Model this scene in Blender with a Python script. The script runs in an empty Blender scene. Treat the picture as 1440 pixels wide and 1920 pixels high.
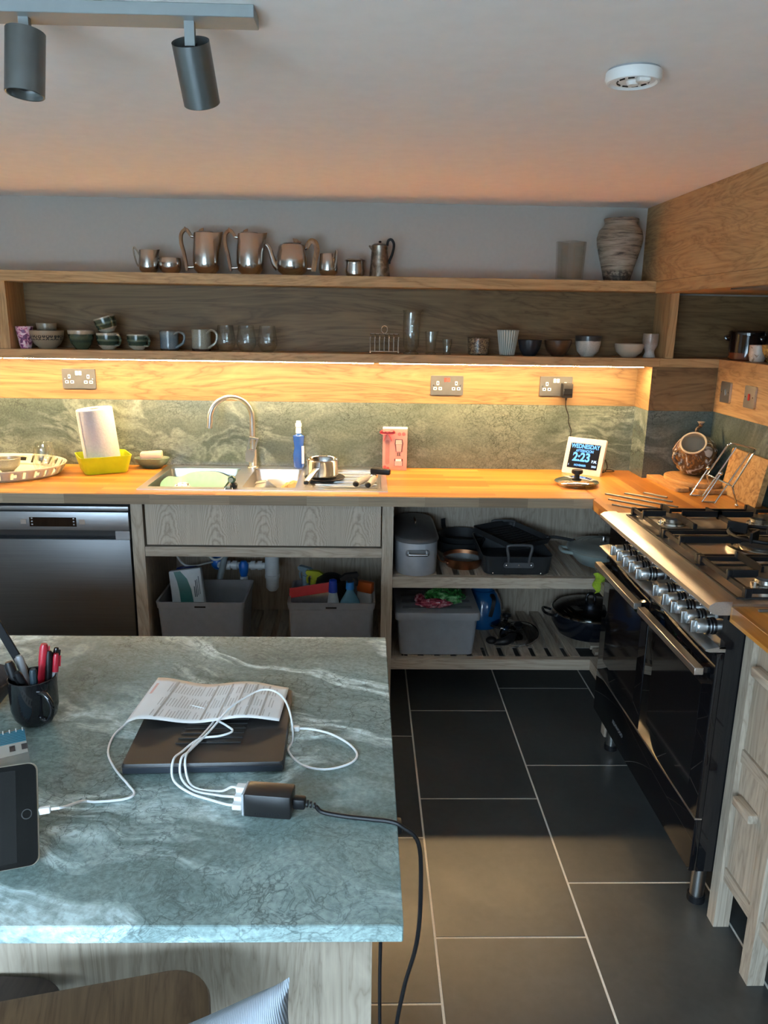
import bpy, bmesh, math, random
from mathutils import Vector, Matrix
random.seed(7)
PI = math.pi
def rad(d): return d*PI/180

# ------------------------------------------------------------------ camera, world, lights, exposure
sc = bpy.context.scene
C = sc.collection
CAM = (-0.595, -1.673, 1.5695)
F_PX, PITCH, YAW, ROLL = 1441.6, 0.24739, 0.02612, 0.01608
cam = bpy.data.cameras.new('camera')
cam.sensor_fit = 'VERTICAL'
cam.sensor_height = 32.0
cam.lens = F_PX/1920*32.0
cam.clip_start = 0.02
camo = bpy.data.objects.new('camera', cam)
C.objects.link(camo)
fw = Vector((math.sin(YAW)*math.cos(PITCH), math.cos(YAW)*math.cos(PITCH), -math.sin(PITCH)))
rt = Vector((math.cos(YAW), -math.sin(YAW), 0))
up = rt.cross(fw)
r2 = math.cos(ROLL)*rt + math.sin(ROLL)*up
u2 = -math.sin(ROLL)*rt + math.cos(ROLL)*up
m = Matrix((r2, u2, -fw)).transposed().to_4x4()
m.translation = Vector(CAM)
camo.matrix_world = m
sc.camera = camo

sc.view_settings.view_transform = 'Standard'
sc.view_settings.look = 'None'
sc.view_settings.gamma = 1.0
sc.view_settings.use_curve_mapping = False
sc.view_settings.exposure = 1.0
sc.cycles.use_denoising = True
sc.cycles.max_bounces = 8
sc.cycles.diffuse_bounces = 5
sc.cycles.glossy_bounces = 4
sc.cycles.transparent_max_bounces = 12
sc.cycles.transmission_bounces = 8
sc.cycles.sample_clamp_indirect = 60.0
sc.cycles.caustics_refractive = False

w = bpy.data.worlds.new('overcast_sky')
sc.world = w
w.use_nodes = True
wb = w.node_tree.nodes['Background']
wb.inputs[0].default_value = (0.56, 0.78, 1.0, 1)
wb.inputs[1].default_value = 21.5
LED_COL = (1.0, 0.68, 0.34)
LED_STRENGTH = 160.0

# daylight enters through the glazed doors behind the camera: a portal marks that opening for the sampler
DOOR = (-2.9, -0.7, 0.05, 1.95)      # x0 x1 z0 z1
BACK_Y = -3.3
pl = bpy.data.lights.new('door_daylight_portal', 'AREA')
pl.shape = 'RECTANGLE'
pl.size = DOOR[1]-DOOR[0]
pl.size_y = DOOR[3]-DOOR[2]
pl.cycles.is_portal = True
plo = bpy.data.objects.new('door_daylight_portal', pl)
plo.location = ((DOOR[0]+DOOR[1])/2, BACK_Y-0.02, (DOOR[2]+DOOR[3])/2)
plo.rotation_euler = (rad(90), 0, 0)
C.objects.link(plo)

# ------------------------------------------------------------------ mesh builder
class B:
    def __init__(s): s.bm = bmesh.new()
    def _new(s, f):
        n0 = len(s.bm.verts); f()
        s.bm.verts.ensure_lookup_table()
        return s.bm.verts[n0:]
    def box(s, x0, x1, y0, y1, z0, z1, bev=0, seg=1, M=None):
        bm = s.bm
        vs = [bm.verts.new((x, y, z)) for x in (x0, x1) for y in (y0, y1) for z in (z0, z1)]
        fs = [(0,1,3,2),(4,6,7,5),(0,4,5,1),(2,3,7,6),(0,2,6,4),(1,5,7,3)]
        faces = [bm.faces.new([vs[i] for i in f]) for f in fs]
        if M is not None:
            bmesh.ops.transform(bm, matrix=M, verts=vs)
        if bev:
            es = list({e for f in faces for e in f.edges})
            bmesh.ops.bevel(bm, geom=es, offset=bev, segments=seg, affect='EDGES', profile=0.5)
        return s
    def ring(s, pts): return [s.bm.verts.new(p) for p in pts]
    def bridge(s, a, b, closed=True):
        n = len(a)
        for i in range(n if closed else n-1):
            j = (i+1) % n
            try: s.bm.faces.new((a[i], a[j], b[j], b[i]))
            except ValueError: pass
    def cap(s, a, rev=False):
        try: s.bm.faces.new(list(reversed(a)) if rev else a)
        except ValueError: pass
    def lathe(s, prof, n=32, M=None, sx=1, sy=1):
        M = M or Matrix()
        prev = None
        for r, z in prof:
            if r < 1e-6:
                cur = [s.bm.verts.new(M @ Vector((0, 0, z)))]
            else:
                cur = s.ring([M @ Vector((r*sx*math.cos(2*PI*i/n), r*sy*math.sin(2*PI*i/n), z)) for i in range(n)])
            if prev is not None:
                if len(prev) == 1 and len(cur) > 1:
                    for i in range(n): s.bm.faces.new((prev[0], cur[(i+1) % n], cur[i]))
                elif len(cur) == 1 and len(prev) > 1:
                    for i in range(n): s.bm.faces.new((prev[i], prev[(i+1) % n], cur[0]))
                elif len(cur) > 1:
                    s.bridge(prev, cur)
            prev = cur
        return s
    def cyl(s, a, b, r, r2=None, n=16, caps=True):
        a, b = Vector(a), Vector(b)
        r2 = r if r2 is None else r2
        d = (b-a); L = d.length
        q = d.to_track_quat('Z', 'Y').to_matrix().to_4x4()
        M = Matrix.Translation(a) @ q
        prof = [(r, 0), (r2, L)]
        if caps: prof = [(0, 0)] + prof + [(0, L)]
        return s.lathe(prof, n, M)
    def sph(s, c, r, u=16, v=10):
        if not isinstance(r, (tuple, list)): r = (r, r, r)
        M = Matrix.Translation(Vector(c)) @ Matrix.Diagonal((r[0], r[1], r[2], 1))
        return s.lathe([(math.sin(PI*i/v), -math.cos(PI*i/v)) for i in range(v+1)], u, M)
    def loft(s, rings, caps=True, closed=True):
        rs = [s.ring(r) for r in rings]
        for a, b in zip(rs, rs[1:]): s.bridge(a, b, closed)
        if caps:
            s.cap(rs[0], True); s.cap(rs[-1])
        return s
    def tube(s, pts, r, n=8, closed=False, smooth=0, caps=True, sec=None):
        pts = [Vector(p) for p in pts]
        if smooth: pts = catmull(pts, smooth, closed)
        N = len(pts)
        rr = r if callable(r) else (lambda t: r)
        rings = []
        prevn = None
        for i, p in enumerate(pts):
            if closed: t = pts[(i+1) % N]-pts[i-1]
            else: t = pts[min(i+1, N-1)]-pts[max(i-1, 0)]
            t = t.normalized() if t.length > 1e-9 else Vector((0, 0, 1))
            if prevn is None:
                ref = Vector((0, 0, 1)) if abs(t.z) < 0.9 else Vector((0, 1, 0))
                nn = (ref - t*ref.dot(t)).normalized()
            else:
                nn = prevn - t*prevn.dot(t)
                nn = nn.normalized() if nn.length > 1e-6 else prevn
            prevn = nn
            bb = t.cross(nn)
            R = rr(i/max(1, N-1))
            if sec:
                rings.append([p + nn*(a*R) + bb*(b*R) for a, b in sec])
            else:
                rings.append([p + nn*(R*math.cos(2*PI*k/n)) + bb*(R*math.sin(2*PI*k/n)) for k in range(n)])
        rs = [s.ring(q) for q in rings]
        for a, b in zip(rs, rs[1:]): s.bridge(a, b)
        if closed: s.bridge(rs[-1], rs[0])
        elif caps:
            s.cap(rs[0], True); s.cap(rs[-1])
        return s
    def prism(s, poly, a, b, ax='z', M=None):
        f = {'z': lambda p, h: (p[0], p[1], h), 'y': lambda p, h: (p[0], h, p[1]), 'x': lambda p, h: (h, p[0], p[1])}[ax]
        M = M or Matrix()
        return s.loft([[M @ Vector(f(p, a)) for p in poly], [M @ Vector(f(p, b)) for p in poly]])
    def quad(s, *p):
        s.cap(s.ring(p)); return s
    def grid(s, f, nu, nv):
        vs = [[s.bm.verts.new(f(i/nu, j/nv)) for j in range(nv+1)] for i in range(nu+1)]
        for i in range(nu):
            for j in range(nv):
                s.bm.faces.new((vs[i][j], vs[i+1][j], vs[i+1][j+1], vs[i][j+1]))
        return s
    def xf(s, M):
        bmesh.ops.transform(s.bm, matrix=M, verts=s.bm.verts); return s
    def mesh(s, name, sharp=38):
        bmesh.ops.recalc_face_normals(s.bm, faces=s.bm.faces)
        me = bpy.data.meshes.new(name)
        s.bm.to_mesh(me); s.bm.free()
        me.shade_smooth()
        me.set_sharp_from_angle(angle=rad(sharp))
        return me

def catmull(p, n, closed=False):
    out = []
    N = len(p)
    for i in range(N if closed else N-1):
        if closed: a, b, c, d = p[i-1], p[i], p[(i+1) % N], p[(i+2) % N]
        else:
            b, c = p[i], p[i+1]
            a = p[i-1] if i else b*2-c
            d = p[i+2] if i+2 < N else c*2-b
        for k in range(n):
            t = k/n
            out.append(0.5*((2*b)+(c-a)*t+(2*a-5*b+4*c-d)*t*t+(3*b-a-3*c+d)*t**3))
    if not closed: out.append(p[-1])
    return out

def rrect(x0, x1, y0, y1, r, n=5):
    o = []
    for cx, cy, a0 in ((x1-r, y1-r, 0), (x0+r, y1-r, 90), (x0+r, y0+r, 180), (x1-r, y0+r, 270)):
        for k in range(n+1):
            a = rad(a0+90*k/n); o.append((cx+r*math.cos(a), cy+r*math.sin(a)))
    return o

def cupprof(outer, t, floor=None):
    """closed profile of a vessel: outer (r,z) from the foot to the rim, wall thickness t"""
    fl = t if floor is None else floor
    inner = [(max(r-t, 0.001), max(z, outer[0][1]+fl)) for r, z in reversed(outer)]
    inner = [q for i, q in enumerate(inner) if i == 0 or q != inner[i-1]]
    rim = [(outer[-1][0]-t*0.5, outer[-1][1]+t*0.4)]
    return [(0, outer[0][1])]+list(outer)+rim+inner+[(0, inner[-1][1])]

# ------------------------------------------------------------------ scene tree helpers
def tag(o, label=None, cat=None, group=None, kind=None):
    if label: o['label'] = label
    if cat: o['category'] = cat
    if group: o['group'] = group
    if kind: o['kind'] = kind
    return o
def thing(name, label, cat, loc=(0, 0, 0), rz=0, group=None, rot=None, kind=None):
    o = bpy.data.objects.new(name, None)
    o.empty_display_size = 0.05
    C.objects.link(o)
    o.location = loc
    o.rotation_euler = rot if rot else (0, 0, rz)
    return tag(o, label, cat, group, kind)
def link(name, me, mat, parent=None):
    o = bpy.data.objects.new(name, me)
    C.objects.link(o)
    if mat is not None and not me.materials: me.materials.append(mat)
    if parent: o.parent = parent
    return o
def top_of(o):
    while o.parent: o = o.parent
    return o
def part(name, b, mat, parent, world=False, sharp=38, label=None, kind=None):
    """world=True: the shape is given in room coordinates, the parent thing is not rotated"""
    if world: b.xf(Matrix.Translation(-top_of(parent).location))
    o = link(name, b.mesh(name, sharp), mat, parent)
    if label: o['label'] = label
    if kind: o['kind'] = kind
    return o
def solo(name, b, mat, label, cat, loc=(0, 0, 0), rz=0, group=None, rot=None, world=False, sharp=38):
    if world: b.xf(Matrix.Translation(-Vector(loc)))
    o = link(name, b.mesh(name, sharp), mat)
    o.location = loc
    o.rotation_euler = rot if rot else (0, 0, rz)
    return tag(o, label, cat, group)
def struct(name, b, mat, label=None):
    o = link(name, b.mesh(name), mat)
    o['kind'] = 'structure'
    if label: o['label'] = label
    return o
def copy_tree(o, parent=None):
    c = o.copy(); C.objects.link(c); c.parent = parent
    for ch in list(o.children): copy_tree(ch, c)
    return c
def text_mesh(body, size, bold=0.0, align='CENTER'):
    cu = bpy.data.curves.new('lettering', 'FONT')
    cu.body = body; cu.size = size; cu.align_x = align; cu.align_y = 'CENTER'
    cu.extrude = 0.0002; cu.offset = bold
    t = bpy.data.objects.new('lettering', cu)
    C.objects.link(t)
    dg = bpy.context.evaluated_depsgraph_get()
    me = bpy.data.meshes.new_from_object(t.evaluated_get(dg))
    bpy.data.objects.remove(t)
    return me

# ------------------------------------------------------------------ materials
def nt_new(name):
    m = bpy.data.materials.new(name); m.use_nodes = True
    nt = m.node_tree
    return m, nt, nt.nodes['Principled BSDF']
class N:
    def __init__(s, nt): s.nt = nt
    def n(s, t, **k):
        x = s.nt.nodes.new(t)
        for a, v in k.items(): setattr(x, a, v)
        return x
    def l(s, a, b): s.nt.links.new(a, b)
    def math(s, op, a, b=None, c=None):
        x = s.n('ShaderNodeMath', operation=op)
        for i, v in enumerate((a, b, c)):
            if v is None: continue
            if isinstance(v, (int, float)): x.inputs[i].default_value = v
            else: s.l(v, x.inputs[i])
        return x.outputs[0]
    def coord(s, scale=(1, 1, 1), rot=(0, 0, 0), loc=(0, 0, 0), rnd=0.0):
        tc = s.n('ShaderNodeTexCoord'); v = tc.outputs['Object']
        if rnd:
            oi = s.n('ShaderNodeObjectInfo')
            vm = s.n('ShaderNodeVectorMath', operation='ADD')
            s.l(v, vm.inputs[0]); s.l(s.math('MULTIPLY', oi.outputs['Random'], rnd), vm.inputs[1])
            v = vm.outputs[0]
        mp = s.n('ShaderNodeMapping')
        mp.inputs['Scale'].default_value = scale; mp.inputs['Rotation'].default_value = rot; mp.inputs['Location'].default_value = loc
        s.l(v, mp.inputs[0])
        return mp.outputs[0]
    def noise(s, v, scale, detail=4, rough=0.55, dist=0.0):
        x = s.n('ShaderNodeTexNoise')
        x.inputs['Scale'].default_value = scale; x.inputs['Detail'].default_value = detail
        x.inputs['Roughness'].default_value = rough; x.inputs['Distortion'].default_value = dist
        s.l(v, x.inputs['Vector'])
        return x.outputs['Fac'], x.outputs['Color']
    def ramp(s, f, stops, interp='LINEAR'):
        x = s.n('ShaderNodeValToRGB'); cr = x.color_ramp; cr.interpolation = interp
        while len(cr.elements) < len(stops): cr.elements.new(0.5)
        for e, (p, c) in zip(cr.elements, stops):
            e.position = p
            e.color = (c, c, c, 1) if isinstance(c, (int, float)) else (c[0], c[1], c[2], 1)
        s.l(f, x.inputs[0])
        return x.outputs[0]
    def mix(s, f, a, b, mode='MIX'):
        x = s.n('ShaderNodeMix', data_type='RGBA', blend_type=mode)
        for i, v in ((0, f), (6, a), (7, b)):
            if isinstance(v, (int, float)): x.inputs[i].default_value = v
            elif isinstance(v, tuple): x.inputs[i].default_value = (v[0], v[1], v[2], 1)
            else: s.l(v, x.inputs[i])
        return x.outputs[2]
    def bump(s, h, strength, dist, bsdf):
        x = s.n('ShaderNodeBump'); x.inputs['Strength'].default_value = strength; x.inputs['Distance'].default_value = dist
        s.l(h, x.inputs['Height']); s.l(x.outputs[0], bsdf.inputs['Normal'])

def flat(name, col, rough=0.5, metal=0.0, spec=0.5, coat=0.0, var=0.06, vscale=30, trans=0.0, ior=1.45, emit=None, estr=0, bump=0.0):
    m, nt, p = nt_new(name); g = N(nt)
    if var:
        f, _ = g.noise(g.coord(), vscale, 3)
        lo = tuple(c*(1-var) for c in col); hi = tuple(min(1, c*(1+var)) for c in col)
        g.l(g.ramp(f, [(0.3, lo), (0.7, hi)]), p.inputs['Base Color'])
        if bump: g.bump(f, bump, 0.002, p)
    else: p.inputs['Base Color'].default_value = (*col, 1)
    p.inputs['Roughness'].default_value = rough; p.inputs['Metallic'].default_value = metal
    p.inputs['Specular IOR Level'].default_value = spec; p.inputs['Coat Weight'].default_value = coat
    p.inputs['Coat Roughness'].default_value = 0.08
    if trans: p.inputs['Transmission Weight'].default_value = trans; p.inputs['IOR'].default_value = ior
    if emit:
        p.inputs['Emission Color'].default_value = (*emit, 1); p.inputs['Emission Strength'].default_value = estr
    return m

def wood(name, dark, light, axis='x', rough=0.5, across=14.0, along=0.9, streak=0.8, spec=0.4, rnd=20.0):
    m, nt, p = nt_new(name); g = N(nt)
    def sc3(a, c): return {'x': (a, c, c), 'y': (c, a, c), 'z': (c, c, a)}[axis]
    v = g.coord(sc3(along, across*0.45), rnd=rnd)
    f, _ = g.noise(v, 1.3, 5, 0.55, 1.6)
    rings = g.math('FRACT', g.math('MULTIPLY', f, 9.0))
    tri = g.math('ABSOLUTE', g.math('SUBTRACT', rings, 0.5))
    mid = tuple((a+b)/2 for a, b in zip(dark, light))
    base = g.ramp(tri, [(0.0, dark), (0.12, mid), (0.5, light)])
    v2 = g.coord(sc3(2.5, 130.0), rnd=rnd)
    f2, _ = g.noise(v2, 1.0, 3, 0.6)
    fine = g.ramp(f2, [(0.3, streak), (0.65, 1.0)])
    col = g.mix(1.0, base, fine, 'MULTIPLY')
    f3, _ = g.noise(g.coord(sc3(0.7, 3.0), rnd=rnd), 1.5, 2)
    col = g.mix(0.5, col, g.ramp(f3, [(0.3, 0.78), (0.7, 1.12)]), 'MULTIPLY')
    g.l(col, p.inputs['Base Color'])
    p.inputs['Roughness'].default_value = rough; p.inputs['Specular IOR Level'].default_value = spec
    g.bump(f2, 0.12, 0.0008, p)
    return m

def drawer_veneer(name):
    """book-matched cathedral leaves standing side by side"""
    m, nt, p = nt_new(name); g = N(nt)
    v = g.coord((1, 1, 1)); s = g.n('ShaderNodeSeparateXYZ'); g.l(v, s.inputs[0])
    nz, _ = g.noise(g.coord((1, 1, 1)), 14, 4, 0.6)
    u = g.math('PINGPONG', g.math('ADD', s.outputs[0], g.math('MULTIPLY', g.math('SUBTRACT', nz, 0.5), 0.02)), 0.093)
    u2 = g.math('MULTIPLY', g.math('MULTIPLY', u, u), 60.0)
    f = g.math('ADD', g.math('ADD', g.math('MULTIPLY', s.outputs[2], 1.0), u2), g.math('MULTIPLY', nz, 0.16))
    tri = g.math('ABSOLUTE', g.math('SUBTRACT', g.math('FRACT', g.math('MULTIPLY', f, 22.0)), 0.5))
    base = g.ramp(tri, [(0.0, (0.33, 0.265, 0.20)), (0.2, (0.45, 0.375, 0.29)), (0.5, (0.50, 0.42, 0.335))])
    f2, _ = g.noise(g.coord((150, 150, 5)), 1.0, 3)
    g.l(g.mix(1.0, base, g.ramp(f2, [(0.3, 0.85), (0.65, 1.0)]), 'MULTIPLY'), p.inputs['Base Color'])
    p.inputs['Roughness'].default_value = 0.55; p.inputs['Specular IOR Level'].default_value = 0.35
    return m

def worktop(name, axis='x'):
    m, nt, p = nt_new(name); g = N(nt)
    tc = g.n('ShaderNodeTexCoord'); s = g.n('ShaderNodeSeparateXYZ'); g.l(tc.outputs['Object'], s.inputs[0])
    cb = g.n('ShaderNodeCombineXYZ')
    a, b = (0, 1) if axis == 'x' else (1, 0)
    g.l(s.outputs[a], cb.inputs[0])
    g.l(g.math('ADD', s.outputs[b], g.math('MULTIPLY', s.outputs[2], 1.0)), cb.inputs[1])
    br = g.n('ShaderNodeTexBrick')
    br.offset = 0.37; br.offset_frequency = 2; br.squash = 1.0
    br.inputs['Color1'].default_value = (0, 0, 0, 1); br.inputs['Color2'].default_value = (1, 1, 1, 1); br.inputs['Mortar'].default_value = (0.2, 0.2, 0.2, 1)
    br.inputs['Scale'].default_value = 1.0; br.inputs['Mortar Size'].default_value = 0.0004
    br.inputs['Bias'].default_value = 0.0; br.inputs['Brick Width'].default_value = 0.46; br.inputs['Row Height'].default_value = 0.041
    g.l(cb.outputs[0], br.inputs['Vector'])
    stave = g.ramp(br.outputs['Color'], [(0.0, (0.33, 0.115, 0.016)), (0.35, (0.45, 0.175, 0.026)), (0.7, (0.53, 0.225, 0.038)), (1.0, (0.61, 0.285, 0.06))])
    sc3 = {'x': (3, 90, 90), 'y': (90, 3, 90)}[axis]
    f, _ = g.noise(g.coord(sc3), 1.0, 4, 0.6, 0.4)
    f2, _ = g.noise(g.coord({'x': (1.5, 14, 14), 'y': (14, 1.5, 14)}[axis]), 1.0, 3, 0.5, 1.0)
    col = g.mix(1.0, stave, g.ramp(f, [(0.3, 0.78), (0.65, 1.0)]), 'MULTIPLY')
    col = g.mix(0.7, col, g.ramp(f2, [(0.3, 0.8), (0.7, 1.1)]), 'MULTIPLY')
    g.l(col, p.inputs['Base Color'])
    p.inputs['Roughness'].default_value = 0.34; p.inputs['Specular IOR Level'].default_value = 0.5
    return m

def stone(name, tint=(1, 1, 1), scale=1.0, rot=0.0, stretch=(0.55, 1.7, 1.7), rough=0.22, veins=1.0, seed=0.0):
    m, nt, p = nt_new(name); g = N(nt)
    v0 = g.coord((scale, scale, scale), (0, 0, rot), (seed, seed*0.7, seed*0.3))
    _, dc = g.noise(v0, 2.2, 3, 0.5)
    vm = g.n('ShaderNodeVectorMath', operation='MULTIPLY_ADD')
    g.l(dc, vm.inputs[0]); vm.inputs[1].default_value = (0.35, 0.35, 0.35); g.l(v0, vm.inputs[2])
    v = vm.outputs[0]
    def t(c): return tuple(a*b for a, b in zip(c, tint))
    st = g.n('ShaderNodeMapping'); st.inputs['Scale'].default_value = stretch; g.l(v, st.inputs[0])
    vs = st.outputs[0]
    f, _ = g.noise(vs, 3.0, 8, 0.62, 0.5)
    col = g.ramp(f, [(0.28, t((0.085, 0.105, 0.092))), (0.5, t((0.165, 0.185, 0.165))), (0.72, t((0.27, 0.28, 0.245)))])
    fs, _ = g.noise(v0, 130, 4, 0.7)
    col = g.mix(0.8, col, g.ramp(fs, [(0.3, 0.62), (0.7, 1.3)]), 'MULTIPLY')
    # pale drifting veins
    fv, _ = g.noise(vs, 1.7, 6, 0.6, 1.2)
    rid = g.math('ABSOLUTE', g.math('SUBTRACT', fv, 0.5))
    mv, _ = g.noise(v0, 1.6, 2)
    vein = g.math('MULTIPLY', g.ramp(rid, [(0.0, 1.0), (0.012, 0.75), (0.05, 0.0)]), g.ramp(mv, [(0.38, 0.0), (0.56, veins)]))
    fb, _ = g.noise(v0, 45, 4, 0.7)
    vein = g.math('MULTIPLY', vein, g.ramp(fb, [(0.35, 0.3), (0.6, 1.0)]))
    col = g.mix(vein, col, t((0.56, 0.57, 0.53)))
    # rusty patches
    fr, _ = g.noise(vs, 2.4, 3, 0.5)
    col = g.mix(g.ramp(fr, [(0.66, 0.0), (0.72, 0.55)]), col, t((0.34, 0.25, 0.17)))
    # dark hair cracks
    vo = g.n('ShaderNodeTexVoronoi', feature='DISTANCE_TO_EDGE'); vo.inputs['Scale'].default_value = 21.5
    _, d2 = g.noise(v0, 16, 4, 0.6)
    vm2 = g.n('ShaderNodeVectorMath', operation='MULTIPLY_ADD'); g.l(d2, vm2.inputs[0]); vm2.inputs[1].default_value = (0.09, 0.09, 0.09); g.l(v, vm2.inputs[2])
    g.l(vm2.outputs[0], vo.inputs['Vector'])
    mk, _ = g.noise(v0, 5, 3)
    crack = g.math('MULTIPLY', g.ramp(vo.outputs['Distance'], [(0.0, 1.0), (0.035, 0.0)]), g.ramp(mk, [(0.42, 0.0), (0.62, 0.75)]))
    col = g.mix(crack, col, t((0.04, 0.045, 0.04)))
    fl, _ = g.noise(vs, 20, 5, 0.62, 1.8)
    hair = g.math('MULTIPLY', g.ramp(g.math('ABSOLUTE', g.math('SUBTRACT', fl, 0.5)), [(0.0, 1.0), (0.022, 0.0)]), g.ramp(mk, [(0.35, 0.15), (0.6, 0.65)]))
    col = g.mix(hair, col, t((0.055, 0.062, 0.055)))
    g.l(col, p.inputs['Base Color'])
    p.inputs['Roughness'].default_value = rough; p.inputs['Specular IOR Level'].default_value = 0.5
    g.bump(fs, 0.10, 0.0006, p)
    return m

def slate(name):
    m, nt, p = nt_new(name); g = N(nt)
    v = g.coord((1, 1, 1), rnd=13.0)
    f, _ = g.noise(v, 4, 7, 0.65, 0.4)
    col = g.ramp(f, [(0.3, (0.040, 0.041, 0.039)), (0.7, (0.063, 0.064, 0.060))])
    f2, _ = g.noise(v, 40, 4)
    col = g.mix(0.5, col, g.ramp(f2, [(0.3, 0.8), (0.7, 1.15)]), 'MULTIPLY')
    g.l(col, p.inputs['Base Color'])
    g.l(g.ramp(f, [(0.3, 0.30), (0.7, 0.42)]), p.inputs['Roughness'])
    p.inputs['Specular IOR Level'].default_value = 0.5
    g.bump(f, 0.08, 0.004, p)
    return m

def banded(name, stops, axis=2, lo=0.0, hi=0.1, wob=0.004, wscale=40, rough=0.3, coat=0.3, speck=0.12, const=False):
    """glaze bands along the vessel's own axis; stops are (height fraction, colour)"""
    m, nt, p = nt_new(name); g = N(nt)
    v = g.coord(); s = g.n('ShaderNodeSeparateXYZ'); g.l(v, s.inputs[0])
    f, _ = g.noise(v, wscale, 3)
    z = g.math('ADD', s.outputs[axis], g.math('MULTIPLY', g.math('SUBTRACT', f, 0.5), wob*2))
    t = g.math('DIVIDE', g.math('SUBTRACT', z, lo), hi-lo)
    col = g.ramp(t, stops, 'CONSTANT' if const else 'LINEAR')
    f2, _ = g.noise(v, 220, 3)
    col = g.mix(1.0, col, g.ramp(f2, [(0.3, 1-speck*2), (0.7, 1.0)]), 'MULTIPLY')
    g.l(col, p.inputs['Base Color'])
    p.inputs['Roughness'].default_value = rough; p.inputs['Coat Weight'].default_value = coat; p.inputs['Coat Roughness'].default_value = 0.1
    return m

def brushed(name, col, rough=0.3, axis='x', aniso=0.0, var=0.08):
    m, nt, p = nt_new(name); g = N(nt)
    sc3 = {'x': (4, 300, 300), 'y': (300, 4, 300), 'z': (300, 300, 4)}[axis]
    f, _ = g.noise(g.coord(sc3), 1.0, 3)
    g.l(g.ramp(f, [(0.3, tuple(c*(1-var) for c in col)), (0.7, tuple(min(1, c*(1+var)) for c in col))]), p.inputs['Base Color'])
    p.inputs['Metallic'].default_value = 1.0
    p.inputs['Roughness'].default_value = rough
    return m

def blotch(name, stops, scale=20, detail=5, dist=1.0, rough=0.3, coat=0.3, stretch=(1, 1, 1), bump=0.0, metal=0.0):
    m, nt, p = nt_new(name); g = N(nt)
    f, _ = g.noise(g.coord(stretch), scale, detail, 0.55, dist)
    g.l(g.ramp(f, stops), p.inputs['Base Color'])
    p.inputs['Roughness'].default_value = rough; p.inputs['Coat Weight'].default_value = coat; p.inputs['Metallic'].default_value = metal
    if bump: g.bump(f, bump, 0.002, p)
    return m

MAT = {}
MAT['wall'] = flat('wall_paint', (0.45, 0.425, 0.395), 0.9, var=0.02, vscale=60, spec=0.2)
MAT['ceiling'] = flat('ceiling_paint', (0.88, 0.83, 0.79), 0.9, var=0.02, vscale=20, spec=0.2)
OAKD, OAKL = (0.37, 0.215, 0.09), (0.56, 0.355, 0.165)
MAT['oak_x'] = wood('oak_grain_x', OAKD, OAKL, 'x')
MAT['oak_y'] = wood('oak_grain_y', OAKD, OAKL, 'y')
MAT['oak_z'] = wood('oak_grain_z', OAKD, OAKL, 'z')
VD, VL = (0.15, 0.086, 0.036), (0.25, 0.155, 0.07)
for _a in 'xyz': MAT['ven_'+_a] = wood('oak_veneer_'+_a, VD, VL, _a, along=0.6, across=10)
LD, LL = (0.32, 0.255, 0.19), (0.47, 0.39, 0.30)
MAT['lime_x'] = wood('limed_oak_x', LD, LL, 'x', across=20)
MAT['lime_y'] = wood('limed_oak_y', LD, LL, 'y', across=20)
MAT['lime_z'] = wood('limed_oak_z', LD, LL, 'z', across=20)
MAT['veneer'] = drawer_veneer('limed_oak_cathedral')
MAT['top_x'] = worktop('oak_stave_worktop', 'x')
MAT['top_y'] = worktop('oak_stave_worktop_return', 'y')
def shaded_lipping(name):
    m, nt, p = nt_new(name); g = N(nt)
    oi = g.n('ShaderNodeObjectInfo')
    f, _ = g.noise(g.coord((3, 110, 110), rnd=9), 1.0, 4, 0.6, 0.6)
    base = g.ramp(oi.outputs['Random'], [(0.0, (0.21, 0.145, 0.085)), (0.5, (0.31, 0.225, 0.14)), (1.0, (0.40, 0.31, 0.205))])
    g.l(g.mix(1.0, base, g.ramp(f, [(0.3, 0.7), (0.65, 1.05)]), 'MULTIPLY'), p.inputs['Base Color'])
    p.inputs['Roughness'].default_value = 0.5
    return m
MAT['lip'] = shaded_lipping('shaded_oak_edge')  # shade on the worktop's front face, put into the edge blocks' colour
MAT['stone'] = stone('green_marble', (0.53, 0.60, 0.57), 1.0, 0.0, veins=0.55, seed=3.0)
MAT['stone_daylit'] = stone('green_marble_daylit', (1.40, 1.72, 1.86), 1.0, rad(14), (0.5, 1.9, 1.7), 0.2, 1.0, seed=1.3)  # same stone as the splashback; blue daylight is put into the tint
MAT['slate'] = slate('slate_tile')
MAT['grout'] = flat('pale_grout', (0.66, 0.61, 0.53), 0.85, var=0.08, vscale=200)
MAT['steel'] = brushed('brushed_steel', (0.56, 0.55, 0.53), 0.30)
MAT['steel_y'] = brushed('brushed_steel_y', (0.58, 0.56, 0.53), 0.36, 'y')
MAT['steel_dark'] = brushed('dark_brushed_steel', (0.30, 0.31, 0.32), 0.42, 'z')
MAT['steel_dw'] = brushed('dishwasher_steel', (0.34, 0.35, 0.36), 0.42, 'x')
MAT['steel_door'] = brushed('dishwasher_door_steel', (0.15, 0.15, 0.15), 0.45, 'x')
MAT['chrome'] = flat('polished_steel', (0.72, 0.72, 0.71), 0.10, 1.0, var=0.02)
MAT['pewter'] = flat('polished_pewter', (0.52, 0.49, 0.46), 0.20, 1.0, var=0.08, vscale=15)
MAT['tarnish'] = blotch('tarnished_silver', [(0.3, (0.10, 0.085, 0.07)), (0.5, (0.26, 0.22, 0.18)), (0.72, (0.42, 0.37, 0.32))], 28, 5, 1.5, 0.32, 0.0, metal=1.0)
MAT['blackgloss'] = flat('black_gloss', (0.006, 0.006, 0.007), 0.06, var=0, spec=0.6)
MAT['blackglass'] = flat('black_oven_glass', (0.004, 0.004, 0.005), 0.03, var=0, spec=0.6)
MAT['black'] = flat('black_plastic', (0.008, 0.008, 0.009), 0.45, var=0.1, spec=0.3)
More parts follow.
